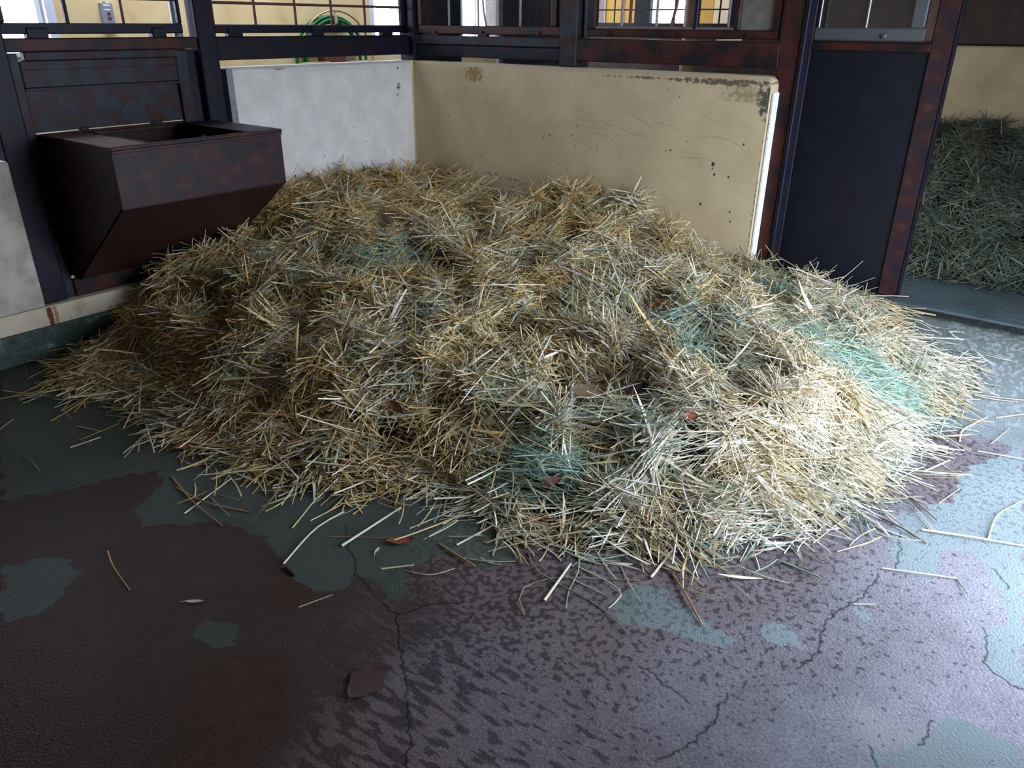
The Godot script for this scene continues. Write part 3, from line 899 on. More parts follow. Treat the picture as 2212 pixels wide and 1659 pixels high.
func build_right_side() -> void:
	var size := Vector2(2.48, 1.275)
	var specks := []
	rng.seed = 61
	for i in 70:
		var x := rng.randf_range(0.1, 2.35)
		var y := rng.randf_range(0.45, 0.95) if rng.randf() < 0.75 else rng.randf_range(0.9, 1.2)
		specks.append([x, y, rng.randf_range(0.0018, 0.004)])
	for p in [[2.206, 0.834, 0.009], [2.22, 0.783, 0.006], [2.16, 0.62, 0.006], [2.3, 0.78, 0.005], [2.33, 0.6, 0.005], [2.36, 0.95, 0.005]]:
		specks.append(p)
	for i in 26:
		specks.append([0.62 + i * 0.014 + rng.randf_range(-0.01, 0.01), 0.62 - i * 0.0016 + rng.randf_range(-0.012, 0.012), rng.randf_range(0.002, 0.005)])
	lined("right wall face", wall_picture(size, Color(0.75, 0.675, 0.535), 52,
		[[0.545, 1.22, 0.10, 0.065, Color(0.52, 0.40, 0.18), 0.75, 5.0], [2.22, 1.243, 0.36, 0.022, Color(0.27, 0.22, 0.16), 0.75, 4.0], [2.45, 1.18, 0.06, 0.12, Color(0.22, 0.20, 0.16), 0.85, 3.0], [2.33, 1.19, 0.17, 0.06, Color(0.38, 0.34, 0.23), 0.55, 1.5], [1.9, 1.243, 0.5, 0.010, Color(0.36, 0.31, 0.24), 0.85, 3.0], [2.13, 0.83, 0.05, 0.05, Color(0.55, 0.49, 0.38), 0.4, 1.0], [0.06, 0.8, 0.09, 0.6, Color(0.66, 0.57, 0.42), 0.45, 1.0], [2.462, 0.7, 0.016, 0.6, Color(0.30, 0.28, 0.24), 0.7, 2.0]],  # tall strips: corner shade and the shadow line at the end, painted in
		specks,
		[[1.30, 1.06, 1.42, 1.03, 0.0], [1.34, 1.0, 1.56, 0.95, 0.01], [1.50, 0.99, 1.74, 0.93, 0.012], [1.12, 0.97, 1.32, 0.90, 0.0], [1.62, 1.06, 1.85, 0.98, 0.01], [1.86, 1.02, 2.02, 0.97, 0.008], [2.1, 1.085, 2.22, 1.04, 0.0], [2.12, 0.96, 2.36, 0.93, 0.02], [1.44, 0.93, 1.6, 0.9, 0.008], [1.7, 0.95, 1.9, 0.9, 0.01], [1.25, 0.90, 1.45, 0.84, 0.006], [2.0, 0.84, 2.2, 0.85, 0.01]]))
	var outline := PackedVector2Array([V2(0.0, 0.0), V2(2.48, 0.0), V2(2.48, 1.205)])
	for k in range(1, 6):
		var a := PI / 2.0 * k / 6.0
		outline.append(V2(2.435 + 0.045 * cos(a), 1.23 + 0.045 * sin(a)))
	outline.append(V2(2.41, 1.275))
	outline.append(V2(0.0, 1.275))
	var on_right := func(u: float, v: float, w: float) -> Vector3: return Vector3(u, v, w)
	shell("wall_right", slab(outline, 0.12, 0.02, on_right, size), "right wall face", "cream infill wall with scratches, a brown stain and a mouldy top corner", "wall")
	tag(piece("wall_cap", boxes([[V3(2.466, 0.22, -0.115), V3(2.488, 1.205, -0.003)]], 0.007), mats["chalk white"]), "flaking white edge of the cream wall beside the maroon post", "wall edge")
	var maroon: Material = mats["maroon steel"]
	tag(piece("steel_post", box(V3(1.165, 1.276, -0.125), V3(1.282, 2.9, -0.045), 0.006), mats["worn steel"]), "steel post standing on the middle of the cream wall", "post")
	var post := thing("steel_post", V3(2.52, 0.2, -0.09), "tall maroon steel post between cream wall and sliding door", "post")
	piece("web", box(V3(2.455, 0.2, -0.125), V3(2.556, 2.9, -0.05), 0.006), maroon, post)
	piece("flange", box(V3(2.556, 0.2, -0.135), V3(2.578, 2.9, -0.04), 0.004), mats["navy steel"], post)
	var rail := thing("steel_rail", V3(0.6, 1.31, -0.08), "ridged dark steel rail over the left half of the cream wall", "rail")
	piece("upper_strip", box(V3(0.0, 1.376, -0.115), V3(1.17, 1.428, -0.046), 0.005), mats["worn steel"], rail)
	piece("lower_strip", box(V3(0.0, 1.304, -0.115), V3(1.17, 1.375, -0.056), 0.005), mats["navy steel"], rail)
	tag(piece("steel_rail", box(V3(1.28, 1.308, -0.115), V3(2.46, 1.428, -0.05), 0.006), maroon), "broad maroon steel rail over the right half of the cream wall", "rail")
	# sashes
	var s := thing("window_3", V3(0.55, 1.43, -0.08), "steel sash with thin upright rods right of the corner post", "window", "", "structure")
	piece("sash_frame", boxes([[V3(0.0, 1.438, -0.095), V3(1.16, 1.487, -0.065)], [V3(0.01, 1.487, -0.095), V3(0.05, 2.3, -0.065)], [V3(1.085, 1.487, -0.095), V3(1.125, 2.3, -0.065)], [V3(0.05, 2.26, -0.095), V3(1.085, 2.3, -0.065)]], 0.005), mats["maroon steel"], s)
	for x in [0.282, 0.525, 0.852]:
		piece("upright_rod", tube([V3(x, 1.482, -0.08), V3(x, 2.27, -0.08)], 0.0065, 8), mats["grey steel"], s)
	piece("bent_rod", tube([V3(0.590, 1.482, -0.08), V3(0.572, 1.56, -0.078), V3(0.563, 1.65, -0.076), V3(0.56, 1.9, -0.08), V3(0.56, 2.27, -0.08)], 0.0065, 8), mats["grey steel"], s)
	for x in [0.17, 0.565, 1.0]:
		piece("knob", tube([V3(x, 1.45, -0.075), V3(x, 1.45, -0.052)], 0.012, 10), mats["maroon steel"], s)
	piece("roller_block", box(V3(0.53, 1.427, -0.10), V3(0.60, 1.45, -0.06), 0.003), mats["maroon steel"], s)
	piece("roller_block", box(V3(0.06, 1.427, -0.10), V3(0.2, 1.44, -0.06), 0.003), mats["maroon steel"], s)
	s = thing("window_4", V3(1.87, 1.43, -0.08), "wide maroon sash with mixed rods left of the tall post", "window", "", "structure")
	piece("sash_frame", boxes([[V3(1.33, 1.438, -0.11), V3(2.43, 1.478, -0.07)], [V3(1.33, 1.478, -0.11), V3(1.385, 2.3, -0.07)], [V3(2.395, 1.478, -0.11), V3(2.43, 2.3, -0.07)], [V3(1.385, 2.26, -0.11), V3(2.395, 2.3, -0.07)], [V3(2.185, 1.478, -0.105), V3(2.225, 2.27, -0.075)]], 0.005), maroon, s)
	piece("ledge", box(V3(1.385, 1.478, -0.118), V3(2.2, 1.492, -0.075), 0.002), mats["grey board"], s)
	piece("board_panel", box(V3(2.225, 1.478, -0.10), V3(2.395, 2.26, -0.085), 0.002), mats["grey board"], s)
	for x in [1.544, 1.758, 2.165]:
		piece("upright_rod", tube([V3(x, 1.48, -0.09), V3(x, 2.27, -0.09)], 0.008, 8), mats["grey steel"], s)
	piece("upright_rod", tube([V3(1.596, 1.48, -0.09), V3(1.60, 2.27, -0.09)], 0.0085, 8), mats["rust rod"], s)
	piece("upright_rod", tube([V3(1.985, 1.48, -0.09), V3(1.985, 2.27, -0.09)], 0.018, 10), mats["navy steel"], s)
	piece("bent_rod", tube([V3(1.842, 1.48, -0.09), V3(1.866, 1.58, -0.09), V3(1.90, 1.8, -0.09), V3(1.92, 2.27, -0.09)], 0.0085, 8), mats["rust rod"], s)
	for x in [1.47, 1.876, 2.292]:
		piece("knob", tube([V3(x, 1.457, -0.072), V3(x, 1.457, -0.05)], 0.012, 10), maroon, s)
	tag(piece("twig", tube([V3(2.12, 1.432, -0.062), V3(2.19, 1.4335, -0.06), V3(2.255, 1.435, -0.061)], 0.0045, 6), mats["husk pale"]), "pale straw bit lying on the broad maroon rail", "straw")
	# sliding door
	var d := thing("stall_door", V3(2.87, 0.255, -0.2), "dark blue sliding stall door with a barred window at the top", "door")
	piece("stile", boxes([[V3(3.093, 0.256, -0.235), V3(3.182, 2.2, -0.195)]], 0.004), mats["feeder steel"], d)
	piece("edge_strip", box(V3(3.1825, 0.256, -0.237), V3(3.193, 2.2, -0.192), 0.002), mats["grey steel"], d).material_override = mats["navy steel"]
	piece("stile", boxes([[V3(2.50, 0.256, -0.235), V3(2.56, 2.2, -0.195)]], 0.004), mats["navy steel"], d)
	piece("mid_rail", boxes([[V3(2.56, 1.393, -0.235), V3(3.093, 1.43, -0.195)]], 0.004), mats["maroon steel"], d)
	piece("bottom_rail", boxes([[V3(2.56, 0.256, -0.235), V3(3.093, 0.29, -0.205)]], 0.004), mats["navy steel"], d)
	piece("door_panel", box(V3(2.56, 0.29, -0.23), V3(3.093, 1.393, -0.208), 0.002), mats["dark blue panel"] if mats.has("dark blue panel") else door_paint(), d)
	piece("top_rail", box(V3(2.50, 2.15, -0.235), V3(3.19, 2.2, -0.195), 0.004), mats["navy steel"], d)
	var w := piece("window_frame", boxes([[V3(2.56, 1.438, -0.225), V3(3.06, 1.494, -0.197)], [V3(2.99, 1.494, -0.225), V3(3.05, 2.15, -0.197)], [V3(2.56, 2.1, -0.225), V3(3.05, 2.15, -0.197)]], 0.006), mats["dull grey"], d)
	piece("jamb_strip", box(V3(3.052, 1.44, -0.23), V3(3.092, 2.15, -0.2), 0.003), mats["brown board"], d)
	for x in [2.577, 2.796]:
		piece("rod", tube([V3(x, 1.49, -0.21), V3(x, 2.11, -0.21)], 0.0055, 8), mats["rod steel"], d)
	piece("pane", box(V3(2.56, 1.49, -0.222), V3(2.99, 2.1, -0.219), 0.0), mats["window glass"], d)
	piece("bolt_head", tube([V3(2.886, 1.459, -0.20), V3(2.886, 1.459, -0.188), V3(2.886, 1.459, -0.182)], 0.013, 14, false, 0.5), mats["bolt steel"], w)


func door_paint() -> StandardMaterial3D:
	return mottled("dark blue panel", 0.014, 5, [[0.0, Color(0.035, 0.035, 0.045)], [0.4, Color(0.05, 0.055, 0.09)], [0.75, Color(0.06, 0.065, 0.11)], [1.0, Color(0.11, 0.095, 0.12)]], 63, 1.3, 0.45)


func build_feeder() -> void:
	var f := thing("manger", V3(0.3, 0.34, 1.95), "rusty steel manger box with a sloping underside hung on the gate", "feeder")
	var x0 := -0.04
	var zl := 2.375
	var zr := 1.53
	var zbl := 2.38
	var t := 0.006
	# side sheets: five-cornered
	var side := [V3(x0, 1.02, 0), V3(0.606, 1.02, 0), V3(0.606, 0.769, 0), V3(0.02, 0.345, 0), V3(x0, 0.345, 0)]
	for z in [zl, zr]:
		var o := []
		for p in side:
			o.append(V3(p.x, p.y, z - (t if z == zl else 0.0)))
		piece("side_sheet", prism(o, V3(0, 0, t)), mats["feeder belly"] if z == zl else mats["feeder steel"], f)
	piece("front_sheet", box(V3(0.600, 0.769, zr), V3(0.607, 1.02, zl), 0.002), mats["feeder steel"], f)
	piece("belly_sheet", prism([V3(0.606, 0.769, zr), V3(0.600, 0.775, zr), V3(0.016, 0.352, zr), V3(0.02, 0.345, zr)], V3(0, 0, zl - zr)), mats["feeder belly"], f)
	piece("front_rim", boxes([[V3(0.585, 1.012, zr - 0.004), V3(0.616, 1.026, zl + 0.004)], [V3(0.606, 0.998, zr - 0.004), V3(0.612, 1.012, zl + 0.004)]], 0.003), mats["feeder steel"], f)
	piece("fold_seam", tube([V3(0.607, 0.769, zr), V3(0.607, 0.769, zl)], 0.004, 6), mats["feeder steel"], f)
	piece("left_lid", box(V3(0.0, 1.018, 2.205), V3(0.60, 1.026, zl + 0.003), 0.002), mats["dusty board"], f)
	piece("lid_lip", box(V3(0.0, 1.005, 2.19), V3(0.60, 1.028, 2.205), 0.002), mats["feeder belly"], f)
	piece("right_lid", box(V3(0.02, 1.018, zr - 0.003), V3(0.60, 1.026, 1.70), 0.002), mats["feeder steel"], f)
	piece("lid_lip", box(V3(0.02, 0.985, 1.70), V3(0.60, 1.028, 1.712), 0.002), mats["feeder belly"], f)
	piece("back_rim", box(V3(-0.04, 1.0, zr), V3(-0.02, 1.018, zl), 0.002), mats["feeder belly"], f)


func build_background() -> void:
	# passage wall behind the left partition, with two windows and a wide opening
	var c: Material = mats["passage paint"]
	var y1 := 2.9
	var w := piece("wall_passage", boxes([[V3(-1.85, 0.25, -1.24), V3(-1.70, y1, 1.52)], [V3(-1.85, 0.25, -2.43), V3(-1.70, y1, -1.60)], [V3(-1.85, 0.25, -1.60), V3(-1.70, 1.33, -1.24)], [V3(-1.85, 2.4, -1.60), V3(-1.70, y1, -1.24)], [V3(-1.85, 0.25, -3.15), V3(-1.70, 1.33, -2.43)], [V3(-1.85, 2.4, -3.15), V3(-1.70, y1, -2.43)], [V3(-1.85, 0.25, 3.3), V3(-1.70, y1, 4.95)], [V3(-1.85, 2.5, 1.52), V3(-1.70, y1, 3.3)], [V3(-1.85, 0.25, 1.52), V3(-1.70, 1.3, 3.3)]], 0.0), c)
	tag(w, "yellow-cream passage wall behind the barred windows", "wall", "", "structure")
	var n := thing("window_5", V3(-1.72, 1.3, 2.4), "bright white framed passage window at the upper left", "window", "", "structure")
	piece("sash_frame", boxes([[V3(-1.76, 1.3, 1.46), V3(-1.68, 2.5, 1.52)], [V3(-1.78, 1.3, 1.53), V3(-1.72, 2.5, 1.56)], [V3(-1.78, 1.3, 2.38), V3(-1.72, 2.5, 2.42)], [V3(-1.78, 2.44, 1.5), V3(-1.72, 2.5, 3.3)], [V3(-1.78, 1.3, 3.26), V3(-1.72, 2.5, 3.3)], [V3(-1.78, 1.29, 1.46), V3(-1.68, 1.32, 3.3)]], 0.003), mats["frame white"], n)
	piece("pane", box(V3(-1.752, 1.32, 1.55), V3(-1.748, 2.45, 3.27), 0.0), mats["window glass"], n)
	n = thing("window_6", V3(-1.72, 1.33, -1.42), "narrow bright passage window right of the hose reel", "window", "", "structure")
	piece("sash_frame", boxes([[V3(-1.78, 1.33, -1.27), V3(-1.69, 2.4, -1.22)], [V3(-1.78, 1.33, -1.62), V3(-1.69, 2.4, -1.58)], [V3(-1.78, 1.315, -1.62), V3(-1.68, 1.335, -1.22)], [V3(-1.78, 2.36, -1.62), V3(-1.69, 2.4, -1.22)]], 0.003), mats["frame white"], n)
	piece("pane", box(V3(-1.752, 1.34, -1.59), V3(-1.748, 2.37, -1.26), 0.0), mats["window glass"], n)
	n = thing("window_7", V3(-1.72, 1.33, -2.8), "bright far passage window seen through the upright rods", "window", "", "structure")
	piece("sash_frame", boxes([[V3(-1.78, 1.33, -2.46), V3(-1.69, 2.4, -2.42)], [V3(-1.78, 1.33, -2.72), V3(-1.74, 2.4, -2.70)], [V3(-1.78, 1.315, -3.0), V3(-1.68, 1.335, -2.42)], [V3(-1.78, 2.36, -3.0), V3(-1.69, 2.4, -2.42)]], 0.003), mats["frame white"], n)
	piece("pane", box(V3(-1.752, 1.34, -3.0), V3(-1.748, 2.37, -2.45), 0.0), mats["window glass"], n)
	# switch box
	var b := thing("switch_box", V3(-1.68, 1.55, 1.13), "small grey switch box with two red buttons on the passage wall", "switch box")
	piece("body", box(V3(-1.70, 1.43, 1.088), V3(-1.672, 1.607, 1.172), 0.004), mats["box grey"], b)
	piece("hanger_lug", box(V3(-1.70, 1.605, 1.12), V3(-1.69, 1.618, 1.14), 0.003), mats["box grey"], b)
	piece("label_plate", box(V3(-1.673, 1.588, 1.108), V3(-1.670, 1.598, 1.152), 0.0005), mats["label white"], b)
	piece("label_plate", box(V3(-1.673, 1.561, 1.108), V3(-1.670, 1.570, 1.150), 0.0005), mats["label white"], b)
	for y in [1.542, 1.514]:
		piece("button", box(V3(-1.673, y - 0.008, 1.114), V3(-1.664, y + 0.008, 1.134), 0.002), mats["button red"], b)
	# hose reel
	var h := thing("hose_reel", V3(-1.62, 1.2, -0.70), "green garden hose coiled on a wire reel on the passage wall", "hose reel")
	var ring := []
	for k in 40:
		var a := TAU * k / 40
		ring.append(V3(-1.55, 1.2 + 0.39 * sin(a), -0.70 + 0.39 * cos(a)))
	piece("wire_ring", tube(ring, 0.007, 8, true), mats["brass wire"], h)
	for turn in 5:
		var loop := []
		var r := 0.345 - 0.022 * (turn % 3)
		for k in 36:
			var a := TAU * k / 36
			loop.append(V3(-1.66 + 0.024 * turn, 1.2 + r * sin(a), -0.70 + r * cos(a)))
		piece("hose_loop", tube(loop, 0.0125, 8, true), mats["hose green"], h)
	piece("hub", tube([V3(-1.695, 1.2, -0.70), V3(-1.56, 1.2, -0.70)], 0.10, 20), mats["hub red"], h)
	for k in 4:
		var a := TAU * k / 4 + PI / 2
		piece("spoke", tube([V3(-1.55, 1.2 + 0.09 * sin(a), -0.70 + 0.09 * cos(a)), V3(-1.55, 1.2 + 0.39 * sin(a), -0.70 + 0.39 * cos(a))], 0.006, 6), mats["brass wire"], h)
	piece("clip", box(V3(-1.548, 1.49, -0.72), V3(-1.538, 1.56, -0.69), 0.004), mats["husk pale"], h)
	# the neighbouring stall: dark boarded partition, back wall with windows, cream infill, far beam
	var p := thing("board_partition", V3(-0.05, 0.25, -1.2), "dark boarded partition of the neighbouring stall", "partition")
	var lo := 0.25
	for k in [[-0.565, -0.14], [-1.75, -0.985]]:
		var wide: float = (k[1] - k[0]) / 4.0 if k[0] > -0.6 else (k[1] - k[0]) / 7.0
		var z: float = k[0]
		while z < k[1] - 0.01:
			piece("plank", box(V3(-0.07, lo, z + 0.001), V3(-0.045, 2.5, z + wide - 0.001), 0.002), mats["dark board"], p)
			z += wide
	piece("stile", box(V3(-0.075, lo, -1.035), V3(-0.04, 2.5, -0.985), 0.003), mats["grey steel"], p)
	piece("stile", box(V3(-0.075, lo, -0.262), V3(-0.04, 2.5, -0.205), 0.003), mats["brown board"], p)
	tag(piece("board_partition", boxes([[V3(-0.075, lo, -2.25), V3(-0.045, 2.9, -1.75)]], 0.002), mats["dark board"]), "plain dark end of the neighbouring stall partition", "partition")
	var bw := piece("wall_back", boxes([[V3(-1.85, 0.25, -3.15), V3(-0.47, y1, -3.0)], [V3(-0.47, 0.25, -3.15), V3(0.90, 1.495, -3.0)], [V3(-0.47, 2.3, -3.15), V3(0.90, y1, -3.0)], [V3(0.90, 0.25, -3.15), V3(4.65, y1, -3.0)]], 0.0), mats["brown board"])
	tag(bw, "back wall of the neighbouring stall with its barred window", "wall", "", "structure")
	n = thing("window_8", V3(0.2, 1.49, -3.0), "rear barred window with cream and yellow panels and white daylight", "window", "", "structure")
	piece("sash_frame", boxes([[V3(-0.47, 1.48, -3.04), V3(0.90, 1.515, -2.98)], [V3(-0.04, 1.5, -3.04), V3(0.12, 2.3, -2.98)], [V3(0.50, 1.5, -3.04), V3(0.555, 2.3, -2.98)], [V3(-0.49, 1.5, -3.04), V3(-0.46, 2.3, -2.98)], [V3(0.88, 1.5, -3.04), V3(0.92, 2.3, -2.98)]], 0.003), mats["dark board"], n)
	for x in [-0.255, 0.20, 0.37, 0.80]:
		piece("upright_rod", tube([V3(x, 1.5, -2.99), V3(x, 2.3, -2.99)], 0.008, 6), mats["black rubber"], n)
	for y in [1.625, 1.8, 2.0]:
		piece("cross_rod", tube([V3(-0.47, y, -2.985), V3(0.9, y, -2.985)], 0.007, 6), mats["black rubber"], n)
	piece("pane", box(V3(-0.46, 1.51, -3.06), V3(0.9, 2.3, -3.055), 0.0), mats["window glass"], n)
	tag(piece("bamboo_pole", tube([V3(0.63, 0.25, -2.80), V3(0.63, 1.6, -2.80), V3(0.63, 2.9, -2.80)], 0.065, 16), mats["bamboo"]), "thick brown round pole before the rear window", "pole")
	var yard := plain("yard cream", Color(0.66, 0.58, 0.44), 0.9)
	var mustard := plain("yard mustard", Color(0.60, 0.44, 0.10), 0.8)
	tag(piece("yard_wall", boxes([[V3(-2.2, -0.06, -4.2), V3(-1.06, 2.4, -4.1)]], 0.004), yard), "cream wall outside the rear window on its left side", "wall")
	tag(piece("yard_shutter", boxes([[V3(-1.05, -0.06, -4.19), V3(-0.82, 2.4, -4.12)], [V3(-0.80, -0.06, -4.19), V3(-0.58, 2.4, -4.12)]], 0.004), mustard), "broad mustard yellow shutters outside the rear window", "shutter")
	tag(piece("yard_shutter", boxes([[V3(0.06, -0.06, -4.19), V3(0.22, 2.4, -4.12)]], 0.004), mustard), "narrow mustard yellow shutter outside, right of the brown pole", "shutter")
	tag(piece("yard_wall", boxes([[V3(0.23, -0.06, -4.2), V3(1.6, 2.4, -4.1)]], 0.004), yard), "cream wall outside the rear window on its right side", "wall")
	# cream infill and brown beam on the far side of the neighbouring stall
	tag(piece("wall_far", boxes([[V3(2.35, 0.25, -2.2), V3(4.45, 1.392, -2.08)]], 0.01), mats["cream paint"]), "far cream wall above the green hay", "wall", "", "structure")
	tag(piece("wooden_beam", boxes([[V3(2.0, 1.396, -2.2), V3(4.45, 2.9, -2.10)]], 0.01), mats["brown board"]), "dark brown boarding above the far cream wall", "beam")


func tint_of(kind: float, r: float) -> Color:
	# linear colours; kind 0 straw .. 1 green hay
	if r < kind:
		var g := rng.randf()
		return Color(0.20, 0.31, 0.23).lerp(Color(0.43, 0.55, 0.45), g) if g < 0.85 else Color(0.30, 0.35, 0.15)
	var q := rng.randf()
	var v := rng.randf()
	if q < 0.34:
		return Color(0.40, 0.31, 0.12).lerp(Color(0.58, 0.47, 0.21), v)
	if q < 0.62:
		return Color(0.56, 0.49, 0.29).lerp(Color(0.72, 0.66, 0.46), v)
	if q < 0.78:
		return Color(0.22, 0.155, 0.065).lerp(Color(0.36, 0.255, 0.10), v)
	if q < 0.90:
		return Color(0.33, 0.34, 0.19).lerp(Color(0.46, 0.48, 0.32), v)
	return Color(0.74, 0.68, 0.55)


func build_heap() -> void:
	var o := thing("hay_heap", V3(1.6, 0.0, 1.3), "big loose heap of golden straw and green hay filling the stall corner", "hay", "", "stuff")
	# the core under the loose stalks, darkened to paint shade into the gaps
	var st := begin()
	st.set_smooth_group(0)
	for j in range(0, heap_d - 2, 2):
		for i in range(0, heap_w - 2, 2):
			var q: Array[Vector3] = []
			var any := false
			for k in [[0, 0], [2, 0], [2, 2], [0, 2]]:
				var p: Vector2 = HEAP_ORIGIN + Vector2(i + k[0], j + k[1]) * HEAP_STEP
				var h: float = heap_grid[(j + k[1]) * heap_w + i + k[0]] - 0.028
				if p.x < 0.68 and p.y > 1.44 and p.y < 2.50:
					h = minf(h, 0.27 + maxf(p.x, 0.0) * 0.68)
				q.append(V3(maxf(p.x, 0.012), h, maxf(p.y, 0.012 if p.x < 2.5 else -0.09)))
				any = any or h > ramp(p.x, p.y) - 0.03
			if any and q[0].x < q[1].x and q[0].z < q[3].z:
				for t in [[0, 1, 2], [0, 2, 3]]:
					for k in t:
						st.add_vertex(q[k])
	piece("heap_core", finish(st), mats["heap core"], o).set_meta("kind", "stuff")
	var greens: Array = [[3.23, 0.71, 0.25, 1.00], [2.71, 0.29, 0.12, 1.00], [2.65, 2.07, 0.16, 1.00], [1.14, 1.34, 0.16, 0.90], [1.01, 1.63, 0.17, 0.60], [2.53, 1.07, 0.14, 0.80], [2.78, 1.22, 0.13, 0.90], [3.54, 1.53, 0.08, 1.00], [1.68, 1.61, 0.12, 0.70], [0.58, 1.64, 0.20, 0.55], [0.31, -0.14, 0.18, 0.40], [1.83, 0.96, 0.10, 0.60], [3.63, 0.60, 0.10, 0.90], [2.77, 1.84, 0.12, 0.50], [1.79, 2.02, 0.12, 0.35], [0.62, 1.94, 0.15, 0.45], [2.34, 1.96, 0.14, 0.35], [2.93, 0.41, 0.10, 0.50]]
	var meshes := []
	var places := []
	var tints := []
	for k in 10:
		meshes.append(stalk_mesh(100 + k, [0, 1, 0, 2, 3, 0, 1, 3, 2, 0][k]))
		places.append([])
		tints.append([])
	rng.seed = 71
	var warm := FastNoiseLite.new()
	warm.seed = 72
	warm.frequency = 2.2
	# sheaves: stalks that still lie together as they were raked
	var sheaves := []
	for k in 420:
		var sx := rng.randf_range(0.1, 3.7)
		var sz := rng.randf_range(0.02, 2.75)
		if edge_distance(Vector2(sx, sz)) < 0.02:
			continue
		var whole := swirl.get_noise_2d(sx, sz) * 5.0 + rng.randfn(0.0, 0.5)
		var shade := rng.randf()
		for q in rng.randi_range(8, 30):
			var off := rng.randfn(0.0, 0.07)
			var aside := rng.randfn(0.0, 0.022)
			sheaves.append([sx + cos(whole) * off - sin(whole) * aside, sz + sin(whole) * off + cos(whole) * aside, whole + rng.randfn(0.0, 0.10), shade])
	var made := 0
	while made < 82000:
		var x := rng.randf_range(0.0, 3.95)
		var z := rng.randf_range(-0.08, 3.0)
		var d := edge_distance(Vector2(x, z))
		if d < 0.0 and (d < -0.22 or rng.randf() > 0.26 * exp(d / 0.045) + 0.04 * exp(d / 0.12)):
			continue
		if z < 0.015 and x < 2.58:
			continue
		var sheaf := []
		if made < sheaves.size():
			sheaf = sheaves[made]
			x = sheaf[0]
			z = sheaf[1]
			d = edge_distance(Vector2(x, z))
		made += 1
		if z < 0.015 and x < 2.58 or x < 0.01:
			continue
		var h := heap(x, z)
		var e := 0.03
		var up := Vector3(heap(x - e, z) - heap(x + e, z), 2.0 * e, heap(x, z - e) - heap(x, z + e)).normalized()
		up = Vector3.UP.lerp(up, clampf(d / 0.35, 0.15, 1.0)).normalized()
		var tuft := 99.0
		var kind := 0.05 + 0.30 * clampf(clump.get_noise_2d(x * 0.7 + 9.0, z * 0.7) * 2.2, 0.0, 1.0)
		for g in greens:
			var lie: float = g[0] * 7.0 + g[1] * 3.0
			var off := Vector2(x - g[0], z - g[1]).rotated(-lie)
			var dd := Vector2(off.x / (g[2] * 1.35), off.y / (g[2] * 0.75)).length() + warm.get_noise_2d(x * 4.0, z * 4.0 + 7.0) * 0.5
			var much: float = g[3] * clampf(2.2 - dd * 1.7, 0.0, 1.0)
			if much > kind:
				kind = much
				tuft = lie
		kind = minf(kind, 0.95)
		var green := rng.randf() < kind
		var turn := swirl.get_noise_2d(x, z) * 5.0 + rng.randfn(0.0, 0.42 if green else 0.62)
		var length := rng.randf_range(0.06, 0.16) if rng.randf() < 0.55 else rng.randf_range(0.14, 0.34)
		var wide := rng.randf_range(0.0012, 0.0031)
		if x > 2.0 and z < 1.7 and rng.randf() < 0.6:
			turn = 0.30 + rng.randfn(0.0, 0.40)
		if green and tuft < 98.0:
			turn = tuft + rng.randfn(0.0, 0.35)
		if sheaf.size():
			turn = sheaf[2]
			length = rng.randf_range(0.14, 0.30)
		if green:
			wide = rng.randf_range(0.0010, 0.0019)
			length *= 0.95
		elif rng.randf() < 0.05:
			wide *= 1.6
		if d < 0.10 and rng.randf() < 0.8:
			length = minf(length, rng.randf_range(0.09, 0.19))
		var along := Vector3(cos(turn), 0, sin(turn))
		along = (along - up * along.dot(up)).normalized()
		var tilt := rng.randfn(0.0, 0.13)
		if sheaf.size():
			tilt = rng.randfn(0.0, 0.05)
		elif rng.randf() < 0.035 and d > 0.05:
			tilt = rng.randf_range(0.25, 0.95)
			length = minf(length, 0.17)
		along = (along * cos(tilt) + up * sin(tilt)).normalized()
		var sideways := along.cross(up).normalized()
		var over := sideways.cross(along)
		var roll := rng.randf_range(-0.6, 0.6)
		var axis_y := over * cos(roll) + sideways * sin(roll)
		var axis_z := along.cross(axis_y)
		var lift := rng.randf_range(-0.022, 0.016)
		if sheaf.size():
			lift = rng.randf_range(0.0, 0.024)
		if d < 0.03:
			lift = rng.randf_range(0.002, 0.012)
			h = maxf(h, ramp(x, z))
		if absf(tilt) > 0.2:
			lift += absf(sin(tilt)) * length * 0.40
		var at := V3(x, h + lift, z)
		# keep the ends off the walls and the ground
		var reach := length * 0.5
		if x < 2.5 and at.z - absf(along.z) * reach < 0.004:
			at.z = 0.006 + absf(along.z) * reach
		if at.x - absf(along.x) * reach < 0.004:
			at.x = 0.006 + absf(along.x) * reach
		var low := at.y - absf(along.y) * reach - ramp(at.x, at.z)
		if low < 0.003:
			at.y += 0.003 - low
		# the leaves lie on top of the hay
		var covered := false
		for spot in [V2(2.58, 1.743), V2(2.707, 1.612), V2(2.017, 2.18), V2(2.986, 1.723), V2(2.695, 2.132), V2(1.349, 1.212)]:
			var ahead: Vector2 = spot + (V2(3.935, 3.946) - spot).normalized() * 0.07
			var near := Geometry2D.get_closest_point_to_segment(V2(at.x, at.z), spot, ahead)
			covered = covered or near.distance_to(V2(at.x, at.z)) < 0.07 and lift > -0.014
		if covered and rng.randf() < 0.9:
			continue
		# leave the inside of the manger free
		if at.x < 0.58 and at.z > 1.50 and at.z < 2.42 and at.y > 0.30 + at.x * 0.70:
			continue
		var which := rng.randi_range(0, 9)
		(places[which] as Array).append(Transform3D(Basis(along * length, axis_y * wide, axis_z * wide), at))
		var c := tint_of(1.0 if green else 0.0, 0.5)
